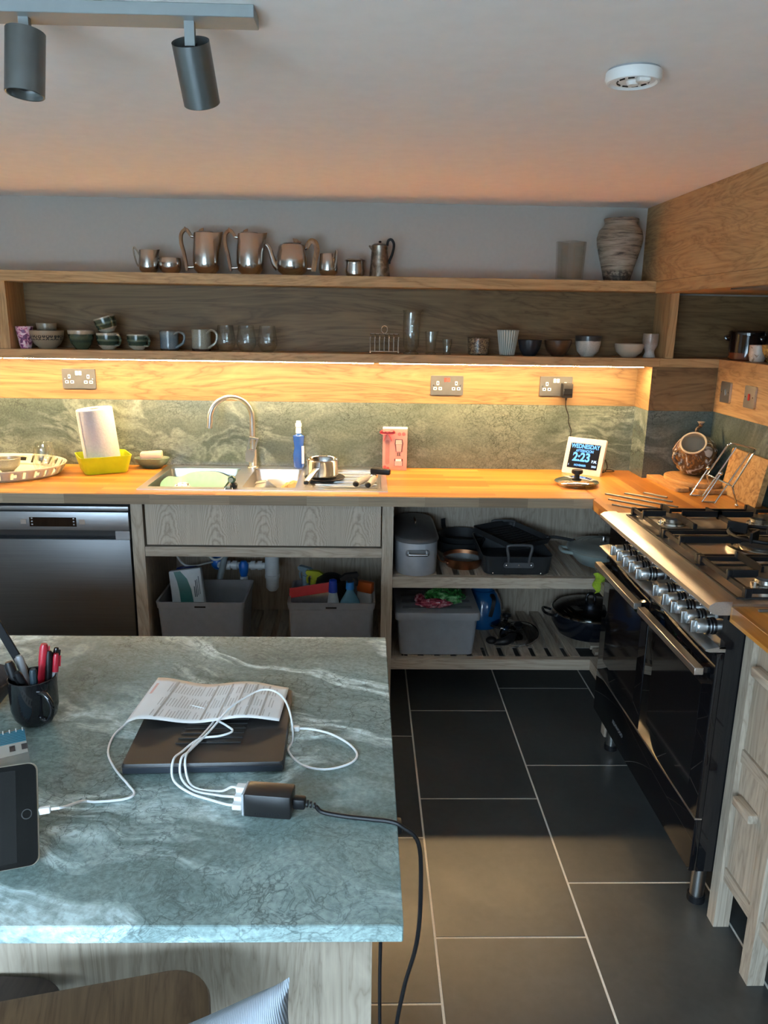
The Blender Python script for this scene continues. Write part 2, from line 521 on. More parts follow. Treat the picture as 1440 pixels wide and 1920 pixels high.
MAT['blackmat'] = flat('black_enamel', (0.014, 0.015, 0.016), 0.55, var=0.2)
MAT['iron'] = flat('cast_iron', (0.007, 0.007, 0.008), 0.42, var=0.2, spec=0.3)
MAT['white'] = flat('white_plastic', (0.78, 0.78, 0.76), 0.35, var=0.02)
MAT['cablewhite'] = flat('white_cable', (0.80, 0.82, 0.82), 0.45, var=0)
MAT['paper'] = flat('paper_white', (0.80, 0.78, 0.76), 0.8, var=0.02)
MAT['walnut'] = wood('handle_wood', (0.20, 0.085, 0.028), (0.36, 0.18, 0.065), 'z', 0.4)
MAT['pine'] = wood('waxed_pine', (0.085, 0.042, 0.018), (0.14, 0.078, 0.036), 'y', 0.45, across=22)
MAT['darkwood'] = wood('dark_and_shaded_wood', (0.022, 0.013, 0.010), (0.04, 0.024, 0.018), 'y', 0.45)  # left stool's shade put into the colour; the bowl is dark itself
MAT['board'] = wood('chopping_board_wood', (0.40, 0.19, 0.06), (0.54, 0.29, 0.11), 'y', 0.5)
MAT['burl'] = blotch('burr_wood', [(0.32, (0.22, 0.11, 0.035)), (0.48, (0.42, 0.24, 0.09)), (0.66, (0.52, 0.33, 0.14))], 26, 6, 2.5, 0.5, 0.0)
def glass_mat(name, col, rough=0.0, thin=0.86):
    """thin household glass: mostly lets light straight through, with a real reflective skin"""
    m, nt, p = nt_new(name); g = N(nt)
    gl = g.n('ShaderNodeBsdfGlossy'); gl.inputs['Roughness'].default_value = 0.02
    tr = g.n('ShaderNodeBsdfTransparent'); tr.inputs[0].default_value = (*col, 1)
    lw = g.n('ShaderNodeLayerWeight')
    fr = g.math('ADD', g.math('MULTIPLY', g.math('POWER', lw.outputs['Facing'], 4.0), 0.75), 0.07)
    mx = g.n('ShaderNodeMixShader')
    g.l(fr, mx.inputs[0]); g.l(tr.outputs[0], mx.inputs[1]); g.l(gl.outputs[0], mx.inputs[2])
    out = [x for x in nt.nodes if x.type == 'OUTPUT_MATERIAL'][0]
    g.l(mx.outputs[0], out.inputs[0])
    return m
MAT['glass'] = glass_mat('clear_glass', (0.95, 0.96, 0.95))
MAT['smoke'] = glass_mat('smoked_glass', (0.92, 0.92, 0.90))
MAT['lidglass'] = glass_mat('lid_glass', (0.22, 0.23, 0.25))
_emit = {}
def emitter(name, col, st):
    m, nt, p = nt_new(name); g = N(nt)
    e = g.n('ShaderNodeEmission'); e.inputs[0].default_value = (*col, 1); e.inputs[1].default_value = st
    out = [x for x in nt.nodes if x.type == 'OUTPUT_MATERIAL'][0]
    g.l(e.outputs[0], out.inputs[0])
    return m
MAT['led'] = emitter('warm_led', LED_COL, LED_STRENGTH)
def plastic(name, col, rough=0.4, **k): return flat(name, col, rough, **k)
# ------------------------------------------------------------------ the setting
LX, RX, BY, FY, CZ = -3.4, 1.25, BACK_Y, 1.83, 2.045     # left wall, right wall, rear wall, far wall, ceiling
floor = struct('floor', B().box(LX, RX, BY, FY, -0.08, -0.0012), MAT['grout'], 'dark slate tiled kitchen floor with pale grout')
_tm = {}
def tile_mesh(w, l):
    k = (round(w, 3), round(l, 3))
    if k not in _tm:
        me = B().box(-w/2, w/2, -l/2, l/2, -0.0024, 0.0, 0.0004).mesh('tile')
        me.materials.append(MAT['slate']); _tm[k] = me
    return _tm[k]
off = {0: 0.0, 1: 0.2, 2: 0.4}
ci = -9
while ci*0.4 < RX:
    x0, x1 = max(ci*0.4, LX), min(ci*0.4+0.4, RX)
    if x1-x0 > 0.02:
        j = -8
        o3 = (0.2*(ci+1)) % 0.6
        while j*0.6+o3 < FY:
            y0, y1 = max(j*0.6+o3, BY), min(j*0.6+o3+0.6, FY)
            if y1-y0 > 0.02:
                t = bpy.data.objects.new('tile', tile_mesh(x1-x0-0.0062, y1-y0-0.0062))
                t.location = ((x0+x1)/2, (y0+y1)/2, 0)
                t.parent = floor; C.objects.link(t)
            j += 1
    ci += 1
struct('ceiling', B().box(LX-.1, RX+.1, BY-.1, FY+.1, CZ, CZ+0.1), MAT['ceiling'], 'low plain white ceiling')
struct('wall_back', B().box(LX, RX+.1, FY, FY+0.1, -0.08, CZ), MAT['wall'], 'white painted wall behind the shelves')
struct('wall_right', B().box(RX, RX+0.1, BY, FY, -0.08, CZ), MAT['wall'])
struct('wall_left', B().box(LX-0.1, LX, BY, FY, -0.08, CZ), MAT['wall'])
b = B()
b.box(LX, DOOR[0], BY-0.1, BY, -0.08, CZ).box(DOOR[1], RX, BY-0.1, BY, -0.08, CZ)
b.box(DOOR[0], DOOR[1], BY-0.1, BY, DOOR[3], CZ).box(DOOR[0], DOOR[1], BY-0.1, BY, -0.08, DOOR[2])
struct('wall_rear', b, MAT['wall'])
# glazed doors behind the camera
dw = (DOOR[1]-DOOR[0])/2
for k in range(2):
    x0 = DOOR[0]+k*dw; x1 = x0+dw
    b = B()
    b.box(x0, x0+0.07, BY-0.08, BY-0.03, DOOR[2], DOOR[3]).box(x1-0.07, x1, BY-0.08, BY-0.03, DOOR[2], DOOR[3])
    b.box(x0+0.07, x1-0.07, BY-0.08, BY-0.03, DOOR[2], DOOR[2]+0.1).box(x0+0.07, x1-0.07, BY-0.08, BY-0.03, DOOR[3]-0.08, DOOR[3])
    b.box(x0+0.07, x1-0.07, BY-0.075, BY-0.035, 0.95, 0.98)
    struct('door_%d' % (k+1), b, MAT['white'])
struct('ground', B().box(-12, 10, BY-14, BY-0.1, -0.2, -0.08), flat('patio_paving', (0.45, 0.45, 0.43), 0.8), 'paved patio outside the glazed doors')

struct('wall_daylight_blocker', B().box(-12, 10, BY-5.0, BY-4.7, -0.08, 2.1), flat('daylight_blocker_render', (0.22, 0.21, 0.19), 0.9), 'unseen wall added beyond the patio to block low daylight')  # unseen, added to cut low-angle daylight on the island edge

# ------------------------------------------------------------------ upper shelves and cladding on the far wall
SY = 1.64                                # shelf and boxing front
SL = -2.95
t = thing('wall_shelf', 'long oak shelf holding the metal teapots, below the white wall', 'shelf', (-1.1, SY, 1.69), group='oak shelves on the far wall')
part('shelf_board', B().box(SL, 0.61, SY, FY, 1.692, 1.735, 0.0015), MAT['oak_x'], t, True)
part('end_block', B().box(0.61, 0.70, SY, FY, 1.692, 1.735), MAT['oak_x'], t, True)
t = thing('wall_shelf', 'oak shelf holding cups and glasses, with lights beneath', 'shelf', (-1.1, SY, 1.383), group='oak shelves on the far wall')
part('shelf_board', B().box(SL, 0.66, SY, FY, 1.384, 1.42, 0.0015), MAT['oak_x'], t, True)
part('end_panel', B().box(-2.135, -2.078, SY+0.002, FY, 1.4205, 1.6915), MAT['oak_z'], t, True)
part('end_panel', B().box(0.68, 0.715, SY+0.002, FY, 1.4205, 1.6915), MAT['oak_z'], t, True)
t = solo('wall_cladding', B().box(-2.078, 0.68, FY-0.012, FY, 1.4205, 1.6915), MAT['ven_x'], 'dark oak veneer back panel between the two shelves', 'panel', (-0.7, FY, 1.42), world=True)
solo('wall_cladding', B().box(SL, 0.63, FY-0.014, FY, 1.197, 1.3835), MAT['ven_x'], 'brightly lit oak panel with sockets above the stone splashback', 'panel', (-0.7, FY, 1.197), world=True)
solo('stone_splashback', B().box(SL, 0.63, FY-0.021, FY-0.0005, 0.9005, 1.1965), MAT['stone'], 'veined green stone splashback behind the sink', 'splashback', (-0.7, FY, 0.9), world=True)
# corner boxing and ledge on the right
WX = 0.915
t = thing('corner_boxing', 'oak and stone clad boxing in the corner beside the range', 'boxing', (WX, SY, 0.9))
part('stone_return', B().box(0.63, 0.648, SY+0.0, FY, 0.9005, 1.1965), MAT['stone'], t, True)
part('stone_slab', B().box(0.648, WX, SY, SY+0.018, 0.9005, 1.1965), MAT['stone'], t, True)
part('stone_slab', B().box(WX, WX+0.018, -0.9, SY+0.018, 0.9005, 1.1965), MAT['stone'], t, True)
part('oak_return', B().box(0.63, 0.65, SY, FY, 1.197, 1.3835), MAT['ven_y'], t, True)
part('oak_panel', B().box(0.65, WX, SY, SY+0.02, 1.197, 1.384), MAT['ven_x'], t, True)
part('oak_panel', B().box(WX, WX+0.02, -0.9, SY+0.02, 1.197, 1.384), MAT['oak_y'], t, True)  # lighter oak than the other panels: warm light put into the colour
part('ledge', B().box(0.66, RX-0.002, SY, FY-0.002, 1.384, 1.42, 0.001), MAT['oak_x'], t, True)
part('ledge', B().box(WX, RX-0.002, -0.9, SY, 1.384, 1.42, 0.001), MAT['oak_y'], t, True)
part('core', B().box(WX+0.02, RX-0.002, -0.9, FY-0.002, 0.9005, 1.3835), MAT['wall'], t, True)
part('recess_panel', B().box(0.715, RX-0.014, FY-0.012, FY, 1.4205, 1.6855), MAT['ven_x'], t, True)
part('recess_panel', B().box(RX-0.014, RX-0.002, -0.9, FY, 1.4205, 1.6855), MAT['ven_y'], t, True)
# cooker hood bulkhead
HX = 0.612
t = thing('cooker_hood', 'oak clad cooker hood bulkhead hanging from the ceiling over the range', 'cooker hood', (0.9, 0.5, 1.686))
part('fascia', B().box(HX, HX+0.02, -0.9, FY-0.001, 1.7355, CZ-0.001), MAT['oak_y'], t, True)
part('lower_rail', B().box(HX-0.001, HX+0.06, -0.9, SY-0.0005, 1.686, 1.735, 0.001), MAT['oak_y'], t, True)
part('underside', B().box(HX+0.06, RX-0.016, -0.9, SY-0.0005, 1.692, 1.71), MAT['oak_y'], t, True)
part('underside', B().box(0.716, RX-0.016, SY, FY-0.013, 1.692, 1.71), MAT['oak_x'], t, True)
part('extractor_grille', B().box(HX+0.03, HX+0.5, -0.1, 1.02, 1.680, 1.6915), MAT['steel_dark'], t, True)

# warm light bars under the cup shelf
for x0, x1, zb, lab in ((-2.94, -2.13, 1.3795, 'warm lit light bar under the cup shelf, far left end'),
                        (-2.12, -0.56, 1.3795, 'warm lit light bar under the cup shelf, above the sink'),
                        (-0.54, 0.60, 1.3795, 'warm lit light bar under the cup shelf, above the clock')):
    t = thing('light_bar', lab, 'light', ((x0+x1)/2, SY+0.03, 1.3838), group='light bars under the cup shelf')
    part('diffuser', B().box(x0+0.003, x1-0.003, SY+0.012, SY+0.028, zb, zb+0.002), MAT['led'], t, True)
    part('channel', B().box(x0, x1, SY+0.010, SY+0.030, zb+0.0021, 1.3838), MAT['steel'], t, True)

# ------------------------------------------------------------------ sockets and switches
socket_face = flat('socket_brushed_grey', (0.075, 0.08, 0.085), 0.4, 0.3, var=0.05)
def double_socket(x, z, lab, red=False):
    t = thing('wall_socket', lab, 'socket', (x, FY-0.014, z), group='double sockets on the lit oak panel')
    part('face_plate', B().prism(rrect(-0.073, 0.073, -0.043, 0.043, 0.004, 3), -0.007, 0, 'y'), socket_face, t)
    for s in (-1, 1):
        cx = s*0.0415
        for dx, dz, w, h in ((0, 0.010, 0.0055, 0.0085), (-0.0115, -0.014, 0.0075, 0.0062), (0.0115, -0.014, 0.0075, 0.0062)):
            o = part('pin_insert', B().prism(rrect(cx+dx-w, cx+dx+w, dz-h, dz+h, 0.002, 2), -0.009, -0.0071, 'y'), MAT['white'], t)
            part('pin_slot', B().box(cx+dx-w*0.45, cx+dx+w*0.45, -0.0095, -0.0091, dz-h*0.5, dz+h*0.5), MAT['black'], o)
        o = part('rocker', B().box(s*0.0075-0.006, s*0.0075+0.006, -0.0105, -0.0071, 0.016, 0.034, 0.001), MAT['white'] if not red else plastic('red_rocker', (0.30, 0.05, 0.04)), t)
        part('screw', B().cyl((s*0.0605, -0.0085, 0.0), (s*0.0605, -0.0071, 0.0), 0.0032, n=10), MAT['chrome'], t)
    return t
double_socket(-1.868, 1.286, 'grey double socket above the paper towel roll')
double_socket(-0.230, 1.279, 'grey empty double socket above the pink gift box', True)
double_socket(0.263, 1.282, 'grey double socket with the black charger plugged in')
t = thing('plug_charger', 'black plug-in charger in the right socket above the clock', 'charger', (0.306, FY-0.0235, 1.268))
part('body', B().box(-0.023, 0.023, -0.046, 0, -0.033, 0.030, 0.004, 2), MAT['black'], t)
part('ridge', B().box(-0.019, 0.019, -0.048, -0.046, -0.02, 0.008, 0.0008), MAT['blackgloss'], t)
part('strain_relief', B().cyl((0.0, -0.022, -0.046), (0.0, -0.022, -0.032), 0.0035, 0.005, n=10), MAT['black'], t)
def plate_switch(y, z, lab, red):
    t = thing('wall_switch', lab, 'switch', (WX, y, z), group='switches on the oak panel by the range')
    M = Matrix.Rotation(-PI/2, 4, 'Z')
    b = B().prism(rrect(-0.043, 0.043, -0.043, 0.043, 0.006, 3), -0.008, 0, 'y'); b.xf(M)
    part('face_plate', b, MAT['steel'], t)
    r = part('rocker', B().box(-0.0125, -0.0081, -0.006, 0.006, -0.013, 0.013, 0.0015), plastic('red_switch', (0.55, 0.03, 0.02)) if red else MAT['steel_dark'], t)
    for s in (-1, 1):
        part('screw', B().cyl((-0.0095, s*0.030, 0), (-0.0081, s*0.030, 0), 0.003, n=8), MAT['chrome'], t)
plate_switch(1.535, 1.290, 'brushed steel rocker switch nearer the corner', False)
plate_switch(1.325, 1.290, 'brushed steel switch with a red rocker', True)

# ------------------------------------------------------------------ worktops (hole for the sink)
WF = 1.224
S0, S1, T0, T1 = -1.478, -0.515, 1.308, 1.785
t = thing('worktop', 'oak stave worktop with the sink, along the far wall', 'worktop', (-1.0, 1.5, 0.86))
b = B()
b.box(SL, S0, WF, FY-0.02, 0.86, 0.9).box(S1, 0.305, WF, FY-0.02, 0.86, 0.9)
b.box(S0, S1, WF, T0, 0.86, 0.9).box(S0, S1, T1, FY-0.02, 0.86, 0.9)
part('stave_top', b, MAT['top_x'], t, True)
xs = SL
rl = random.Random(4)
while xs < 0.30:
    xe = min(xs+rl.uniform(0.16, 0.34), 0.302)
    part('shaded_edge_block', B().box(xs, xe, WF-0.006, WF, 0.8605, 0.8985), MAT['lip'], t, True)
    xs = xe
t = thing('worktop', 'oak stave worktop corner between far wall and range', 'worktop', (0.6, 1.3, 0.86))
b = B().prism([(0.306, WF), (0.306, FY-0.02), (0.629, FY-0.02), (0.629, SY-0.001), (WX-0.001, SY-0.001), (WX-0.001, 0.980), (0.290, 0.980), (0.290, WF-0.02)], 0.86, 0.9)
part('stave_top', b, MAT['top_y'], t, True)
MAT['rod'] = flat('trivet_rod_steel', (0.20, 0.19, 0.18), 0.45, 0.8, var=0.05)
rods = [((0.529, 1.326), (0.593, 1.243)), ((0.447, 1.312), (0.586, 1.171)), ((0.365, 1.300), (0.573, 1.085)), ((0.349, 1.205), (0.487, 1.065)), ((0.336, 1.117), (0.402, 1.050))]
for a, c in rods:
    part('trivet_rod', B().cyl((*a, 0.9022), (*c, 0.9022), 0.0042, n=8), MAT['rod'], t, True, label='steel rod let into the worktop')
t = thing('worktop', 'oak stave worktop over the drawers, in front of the range', 'worktop', (0.6, -0.4, 0.86))
part('stave_top', B().box(0.302, WX-0.001, -0.9, 0.0705, 0.86, 0.9, 0.001), MAT['top_y'], t, True)
for k in range(3):
    part('trivet_rod', B().cyl((0.352+k*0.03, 0.035-k*0.075, 0.9022), (0.50+k*0.03, 0.045+0.0-k*0.075, 0.9022), 0.0042, n=8), MAT['rod'], t, True, label='steel rod let into the worktop')

# ------------------------------------------------------------------ base cabinets along the far wall
CF, CB = 1.24, 1.80
def slat_row(parent, x0, x1, y0, y1, z, mat='lime_y', pitch=0.068, sw=0.042, alongx=False):
    a, e = (y0, y1) if alongx else (x0, x1)
    p = a+0.004
    while p+sw <= e+0.001:
        bb = B().box(x0, x1, p, p+sw, z-0.018, z, 0.001) if alongx else B().box(p, p+sw, y0, y1, z-0.018, z, 0.001)
        part('slat', bb, MAT['lime_x' if alongx else mat], parent, True)
        p += pitch
t = thing('sink_cabinet', 'pale oak sink cabinet with a drawer front and open shelf', 'cabinet', (-0.99, 1.5, 0))
part('post', B().box(-1.503, -1.457, CF, CF+0.05, 0.0, 0.859), MAT['lime_z'], t, True)
part('post', B().box(-0.525, -0.481, CF, CF+0.05, 0.0, 0.859), MAT['lime_z'], t, True)
part('side_panel', B().box(-1.495, -1.475, CF+0.05, CB, 0.02, 0.859), MAT['lime_z'], t, True)
part('side_panel', B().box(-0.512, -0.494, CF+0.05, CB, 0.02, 0.859), MAT['lime_z'], t, True)
part('back_panel', B().box(-1.475, -0.512, CB-0.012, CB, 0.02, 0.68), MAT['lime_z'], t, True)
part('drawer_front', B().box(-1.448, -0.530, CF+0.002, CF+0.022, 0.691, 0.856, 0.0012), MAT['veneer'], t, True)
part('rail', B().box(-1.457, -0.525, CF+0.004, CF+0.04, 0.643, 0.683, 0.001), MAT['lime_x'], t, True)
part('rail', B().box(-1.457, -0.525, CF+0.004, CF+0.04, 0.162, 0.19, 0.001), MAT['lime_x'], t, True)
slat_row(t, -1.457, -0.525, CF+0.006, CB-0.014, 0.210)
t = thing('pan_cabinet', 'open pale oak cabinet with two slatted shelves of pans', 'cabinet', (0.0, 1.5, 0))
part('back_panel', B().box(-0.493, WX, CB-0.012, CB, 0.02, 0.859), MAT['lime_z'], t, True)
part('post', B().box(0.345, 0.385, 0.995, 1.035, 0.0, 0.859), MAT['lime_z'], t, True)
for z0, z1 in ((0.519, 0.5462), (0.163, 0.1912)):
    part('rail', B().box(-0.481, 0.345, CF+0.004, CF+0.036, z0, z1+0.0185, 0.001), MAT['lime_x'], t, True)
    part('rail', B().box(0.345, 0.385, 1.035, CF+0.036, z0, z1+0.0185, 0.001), MAT['lime_y'], t, True)
    slat_row(t, -0.481, 0.345, CF+0.037, CB-0.014, z1+0.0185)
    slat_row(t, 0.386, WX-0.01, 1.04, CB-0.014, z1+0.0185, alongx=True)
t = thing('base_cabinet', 'pale oak base cabinet with two doors, left of the dishwasher', 'cabinet', (-2.54, 1.5, 0))
part('carcass', B().box(-2.945, -2.125, CF+0.025, CB, 0.10, 0.859), MAT['lime_z'], t, True)
part('plinth', B().box(-2.945, -2.125, CF+0.07, CF+0.085, 0.0, 0.0995), MAT['lime_x'], t, True)
for x0, x1, hx in ((-2.943, -2.537, -2.56), (-2.533, -2.127, -2.51)):
    dd = part('door', B().box(x0, x1, CF+0.004, CF+0.0245, 0.105, 0.856, 0.0012), MAT['lime_z'], t, True)
    part('handle', B().box(hx-0.008, hx+0.008, CF-0.018, CF+0.0035, 0.62, 0.76, 0.004, 2), MAT['lime_z'], dd, True)
# dishwasher
t = thing('dishwasher', 'stainless steel dishwasher with a black display under the worktop', 'dishwasher', (-1.81, 1.5, 0))
DX0, DX1, DY = -2.108, -1.510, 1.235
part('body', B().box(DX0+0.004, DX1-0.004, DY+0.03, CB-0.01, 0.03, 0.846), MAT['blackmat'], t, True)
part('top_trim', B().box(DX0, DX1, DY+0.004, DY+0.03, 0.826, 0.845, 0.003, 2), MAT['steel_dw'], t, True)
o = part('control_panel', B().box(DX0, DX1, DY, DY+0.03, 0.748, 0.823, 0.003, 2), MAT['steel_dw'], t, True)
part('display', B().box(-1.892, -1.712, DY-0.001, DY+0.001, 0.764, 0.801), MAT['blackglass'], o, True)
icon = plastic('icon_grey', (0.35, 0.36, 0.37))
for k in range(3):
    for x in (-1.882, -1.722):
        part('icon', B().box(x-0.003, x+0.003, DY-0.0016, DY-0.0011, 0.770+k*0.012, 0.775+k*0.012), icon, o, True)
for x in (-1.915, -1.690):
    part('button', B().box(x-0.011, x+0.011, DY-0.0014, DY+0.001, 0.773, 0.793, 0.0006), MAT['steel'], o, True)
door = B().box(DX0, DX1, DY, DY+0.03, 0.12, 0.712, 0.003, 2)
part('door', door, MAT['steel_door'], t, True)
hr = B()
hr.box(DX0, -2.06, DY, DY+0.03, 0.7125, 0.7475).box(-1.565, DX1, DY, DY+0.03, 0.7125, 0.7475)
part('handle_side', hr, MAT['steel_dw'], t, True)
hr = B().prism([(DY+0.012, 0.7475), (DY+0.028, 0.7475), (DY+0.028, 0.722), (DY+0.024, 0.722)], -2.06, -1.565, 'x')
part('handle_scoop', hr, MAT['steel_dw'], t, True)
part('handle_recess', B().box(-2.06, -1.565, DY+0.0285, DY+0.0299, 0.7125, 0.7475), MAT['black'], t, True)
part('plinth', B().box(DX0, DX1, DY+0.05, DY+0.06, 0.0, 0.118), MAT['blackmat'], t, True)

# ------------------------------------------------------------------ drawer unit at the right, in front of the range
t = thing('drawer_unit', 'pale oak drawer unit on legs beside the range', 'drawer unit', (0.6, -0.2, 0))
UX = 0.350
part('leg', B().box(UX, UX+0.042, 0.033, 0.073, 0.0, 0.859), MAT['lime_z'], t, True)
part('leg', B().box(UX, UX+0.042, -0.155, -0.115, 0.0, 0.859), MAT['lime_z'], t, True)
part('leg', B().box(UX, UX+0.042, -0.80, -0.76, 0.0, 0.859), MAT['lime_z'], t, True)
part('side_panel', B().box(UX+0.042, WX-0.01, 0.04, 0.056, 0.166, 0.859), MAT['lime_z'], t, True)
part('bottom_panel', B().box(UX+0.03, WX-0.01, -0.76, 0.028, 0.15, 0.165), MAT['lime_y'], t, True)
for y0, y1 in ((-0.113, 0.031), (-0.758, -0.157)):
    for z0, z1 in ((0.536, 0.856), (0.189, 0.497)):
        d = part('drawer_front', B().box(UX+0.012, UX+0.030, y0+0.002, y1-0.002, z0, z1, 0.001), MAT['lime_z'], t, True)
        hz = (z0+z1)/2+0.065
        part('handle', B().box(UX-0.014, UX+0.0115, y0+0.035, y1-0.025, hz-0.012, hz+0.012, 0.004, 2), MAT['lime_y'], d, True)
    part('rail', B().box(UX+0.008, UX+0.040, y0, y1, 0.499, 0.534), MAT['lime_y'], t, True)
    part('rail', B().box(UX+0.008, UX+0.040, y0, y1, 0.15, 0.187), MAT['lime_y'], t, True)

# ------------------------------------------------------------------ island
t = thing('kitchen_island', 'pale oak kitchen island with a thick veined green stone top, blue daylight in its tint', 'island', (-1.6, -0.45, 0))
IX = -0.546
part('stone_top', B().box(-2.75, IX, -0.941, -0.128, 0.876, 0.9, 0.0015), MAT['stone_daylit'], t, True)
part('corner_post', B().box(-0.613, -0.577, -0.69, -0.655, 0.0, 0.8755), MAT['lime_z'], t, True)
part('corner_post', B().box(-0.613, -0.577, -0.215, -0.18, 0.0, 0.8755), MAT['lime_z'], t, True)
part('front_panel', B().box(-2.65, -0.613, -0.685, -0.667, 0.02, 0.8755), MAT['lime_z'], t, True)
part('end_panel', B().box(-0.597, -0.581, -0.655, -0.215, 0.02, 0.8755), MAT['lime_z'], t, True)
part('rear_panel', B().box(-2.65, -0.613, -0.20, -0.185, 0.02, 0.8755), MAT['lime_z'], t, True)
part('left_panel', B().box(-2.666, -2.65, -0.69, -0.18, 0.0, 0.8755), MAT['lime_z'], t, True)
# ------------------------------------------------------------------ range cooker
RY0, RY1, RF, RB = 0.075, 0.972, 0.285, 0.905
t = thing('range_cooker', 'wide black double oven range cooker with steel gas hob', 'range cooker', (0.6, 0.52, 0))
rng = t
part('body', B().box(RF+0.02, RB, RY0+0.002, RY1-0.002, 0.138, 0.872), MAT['blackgloss'], t, True)
# hob: rolled steel front edge, tray and raised rim
b = B().loft([[(x, y, z) for x, z in ((RF-0.032, 0.884), (RF-0.038, 0.892), (RF-0.036, 0.901), (RF-0.024, 0.909), (RF-0.004, 0.9115), (RF+0.02, 0.9115), (RF+0.02, 0.876), (RF-0.01, 0.876), (RF-0.026, 0.879))] for y in (RY0-0.004, RY1+0.004)])
hob = part('hob_front_edge', b, MAT['steel_y'], t, True)
part('hob_plate', B().box(RF+0.021, RB, RY0-0.004, RY1+0.004, 0.873, 0.906), MAT['steel_y'], t, True)
b = B()
for x0, x1, y0, y1 in ((RF+0.045, RF+0.052, RY0+0.03, RY1-0.03), (RB-0.032, RB-0.025, RY0+0.03, RY1-0.03)):
    b.box(x0, x1, y0, y1, 0.9062, 0.9095)
for y in (RY0+0.03, RY0+0.30, RY1-0.30, RY1-0.037):
    b.box(RF+0.052, RB-0.032, y, y+0.007, 0.9062, 0.9095)
part('hob_trim', b, MAT['blackmat'], t, True)
# burners
brass = flat('burner_alloy', (0.58, 0.55, 0.50), 0.22, 1.0, var=0.05)
cap = flat('burner_cap', (0.035, 0.032, 0.030), 0.38, var=0.1)
burners = [(0.455, 0.835, 0.040), (0.755, 0.835, 0.034), (0.60, 0.520, 0.066), (0.455, 0.205, 0.030), (0.755, 0.205, 0.040)]
for x, y, r in burners:
    o = part('burner_ring', B().lathe([(0, 0.9063), (r*1.25, 0.9063), (r*1.2, 0.912), (r*0.92, 0.915), (r*0.92, 0.926), (0, 0.926)], 28, Matrix.Translation((x, y, 0))), brass, t, True)
    part('burner_cap', B().lathe([(0, 0.9262), (r*1.02, 0.9262), (r*1.04, 0.930), (r*0.96, 0.934), (0, 0.935)], 28, Matrix.Translation((x, y, 0))), cap, o, True)
    if r > 0.06:
        part('burner_ring_inner', B().lathe([(r*1.5, 0.9063), (r*1.5, 0.918), (r*1.3, 0.920), (r*1.3, 0.9063)], 28, Matrix.Translation((x, y, 0))), brass, o, True)
    else:
        part('igniter', B().cyl((x-r*1.3, y-r*0.6, 0.9065), (x-r*1.3, y-r*0.6, 0.922), 0.003, n=8), MAT['white'], o, True)
# pan supports: each a cast iron frame of bars with raised fingers
def bar(b, p, q, w=0.009, z0=0.930, z1=0.944):
    p, q = Vector(p), Vector(q)
    d = (q-p).normalized(); n = Vector((-d.y, d.x))*w/2
    b.loft([[(p.x+n.x, p.y+n.y, z0), (p.x-n.x, p.y-n.y, z0), (p.x-n.x*0.7, p.y-n.y*0.7, z1), (p.x+n.x*0.7, p.y+n.y*0.7, z1)],
            [(q.x+n.x, q.y+n.y, z0), (q.x-n.x, q.y-n.y, z0), (q.x-n.x*0.7, q.y-n.y*0.7, z1), (q.x+n.x*0.7, q.y+n.y*0.7, z1)]])
def support(x0, x1, y0, y1, centres, gap):
    b = B()
    for p, q in (((x0, y0), (x0, y1)), ((x0, y1), (x1, y1)), ((x1, y1), (x1, y0)), ((x1, y0), (x0, y0))):
        bar(b, p, q, 0.011, 0.922, 0.934)
    for x in (x0, x1):
        for y in (y0, y1):
            b.box(x-0.009, x+0.009, y-0.009, y+0.009, 0.9096, 0.936, 0.002)
    for cx, cy in centres:
        for dx, dy in ((1, 0), (-1, 0), (0, 1), (0, -1)):
            e = Vector((cx+dx*gap, cy+dy*gap))
            if dx: s = Vector((x1 if dx > 0 else x0, cy))
            else: s = Vector((cx, y1 if dy > 0 else y0))
            if dx and len(centres) == 2 and ((dx > 0) == (cx < (x0+x1)/2)): s = Vector(((x0+x1)/2, cy))
            bar(b, s, e, 0.009, 0.930, 0.950)
            s2 = Vector(s)
            b.box(s2.x-0.007, s2.x+0.007, s2.y-0.007, s2.y+0.007, 0.922, 0.950, 0.002)
    if len(centres) == 2: bar(b, ((x0+x1)/2, y0), ((x0+x1)/2, y1), 0.011, 0.926, 0.940)
    return b
part('pan_support', support(0.355, 0.868, 0.665, 0.935, [(0.455, 0.835), (0.755, 0.835)], 0.028), MAT['iron'], rng, True)
part('pan_support', support(0.355, 0.868, 0.390, 0.645, [(0.60, 0.520)], 0.045), MAT['iron'], rng, True)
part('pan_support', support(0.355, 0.868, 0.105, 0.370, [(0.455, 0.205), (0.755, 0.205)], 0.026), MAT['iron'], rng, True)
b = B()
wc = (0.60, 0.520)
b.tube([(wc[0]+0.095*math.cos(a*PI/14), wc[1]+0.095*math.sin(a*PI/14), 0.956) for a in range(28)], 0.006, 8, True)
for a in range(4):
    c0, s0 = math.cos(a*PI/2+PI/4), math.sin(a*PI/2+PI/4)
    b.box(-0.004, 0.004, -0.03, 0.03, 0.950, 0.982, 0.001, M=Matrix.Translation((wc[0]+0.075*c0, wc[1]+0.075*s0, 0)) @ Matrix.Rotation(a*PI/2-PI/4, 4, 'Z'))
part('wok_ring', b, MAT['iron'], rng, True)
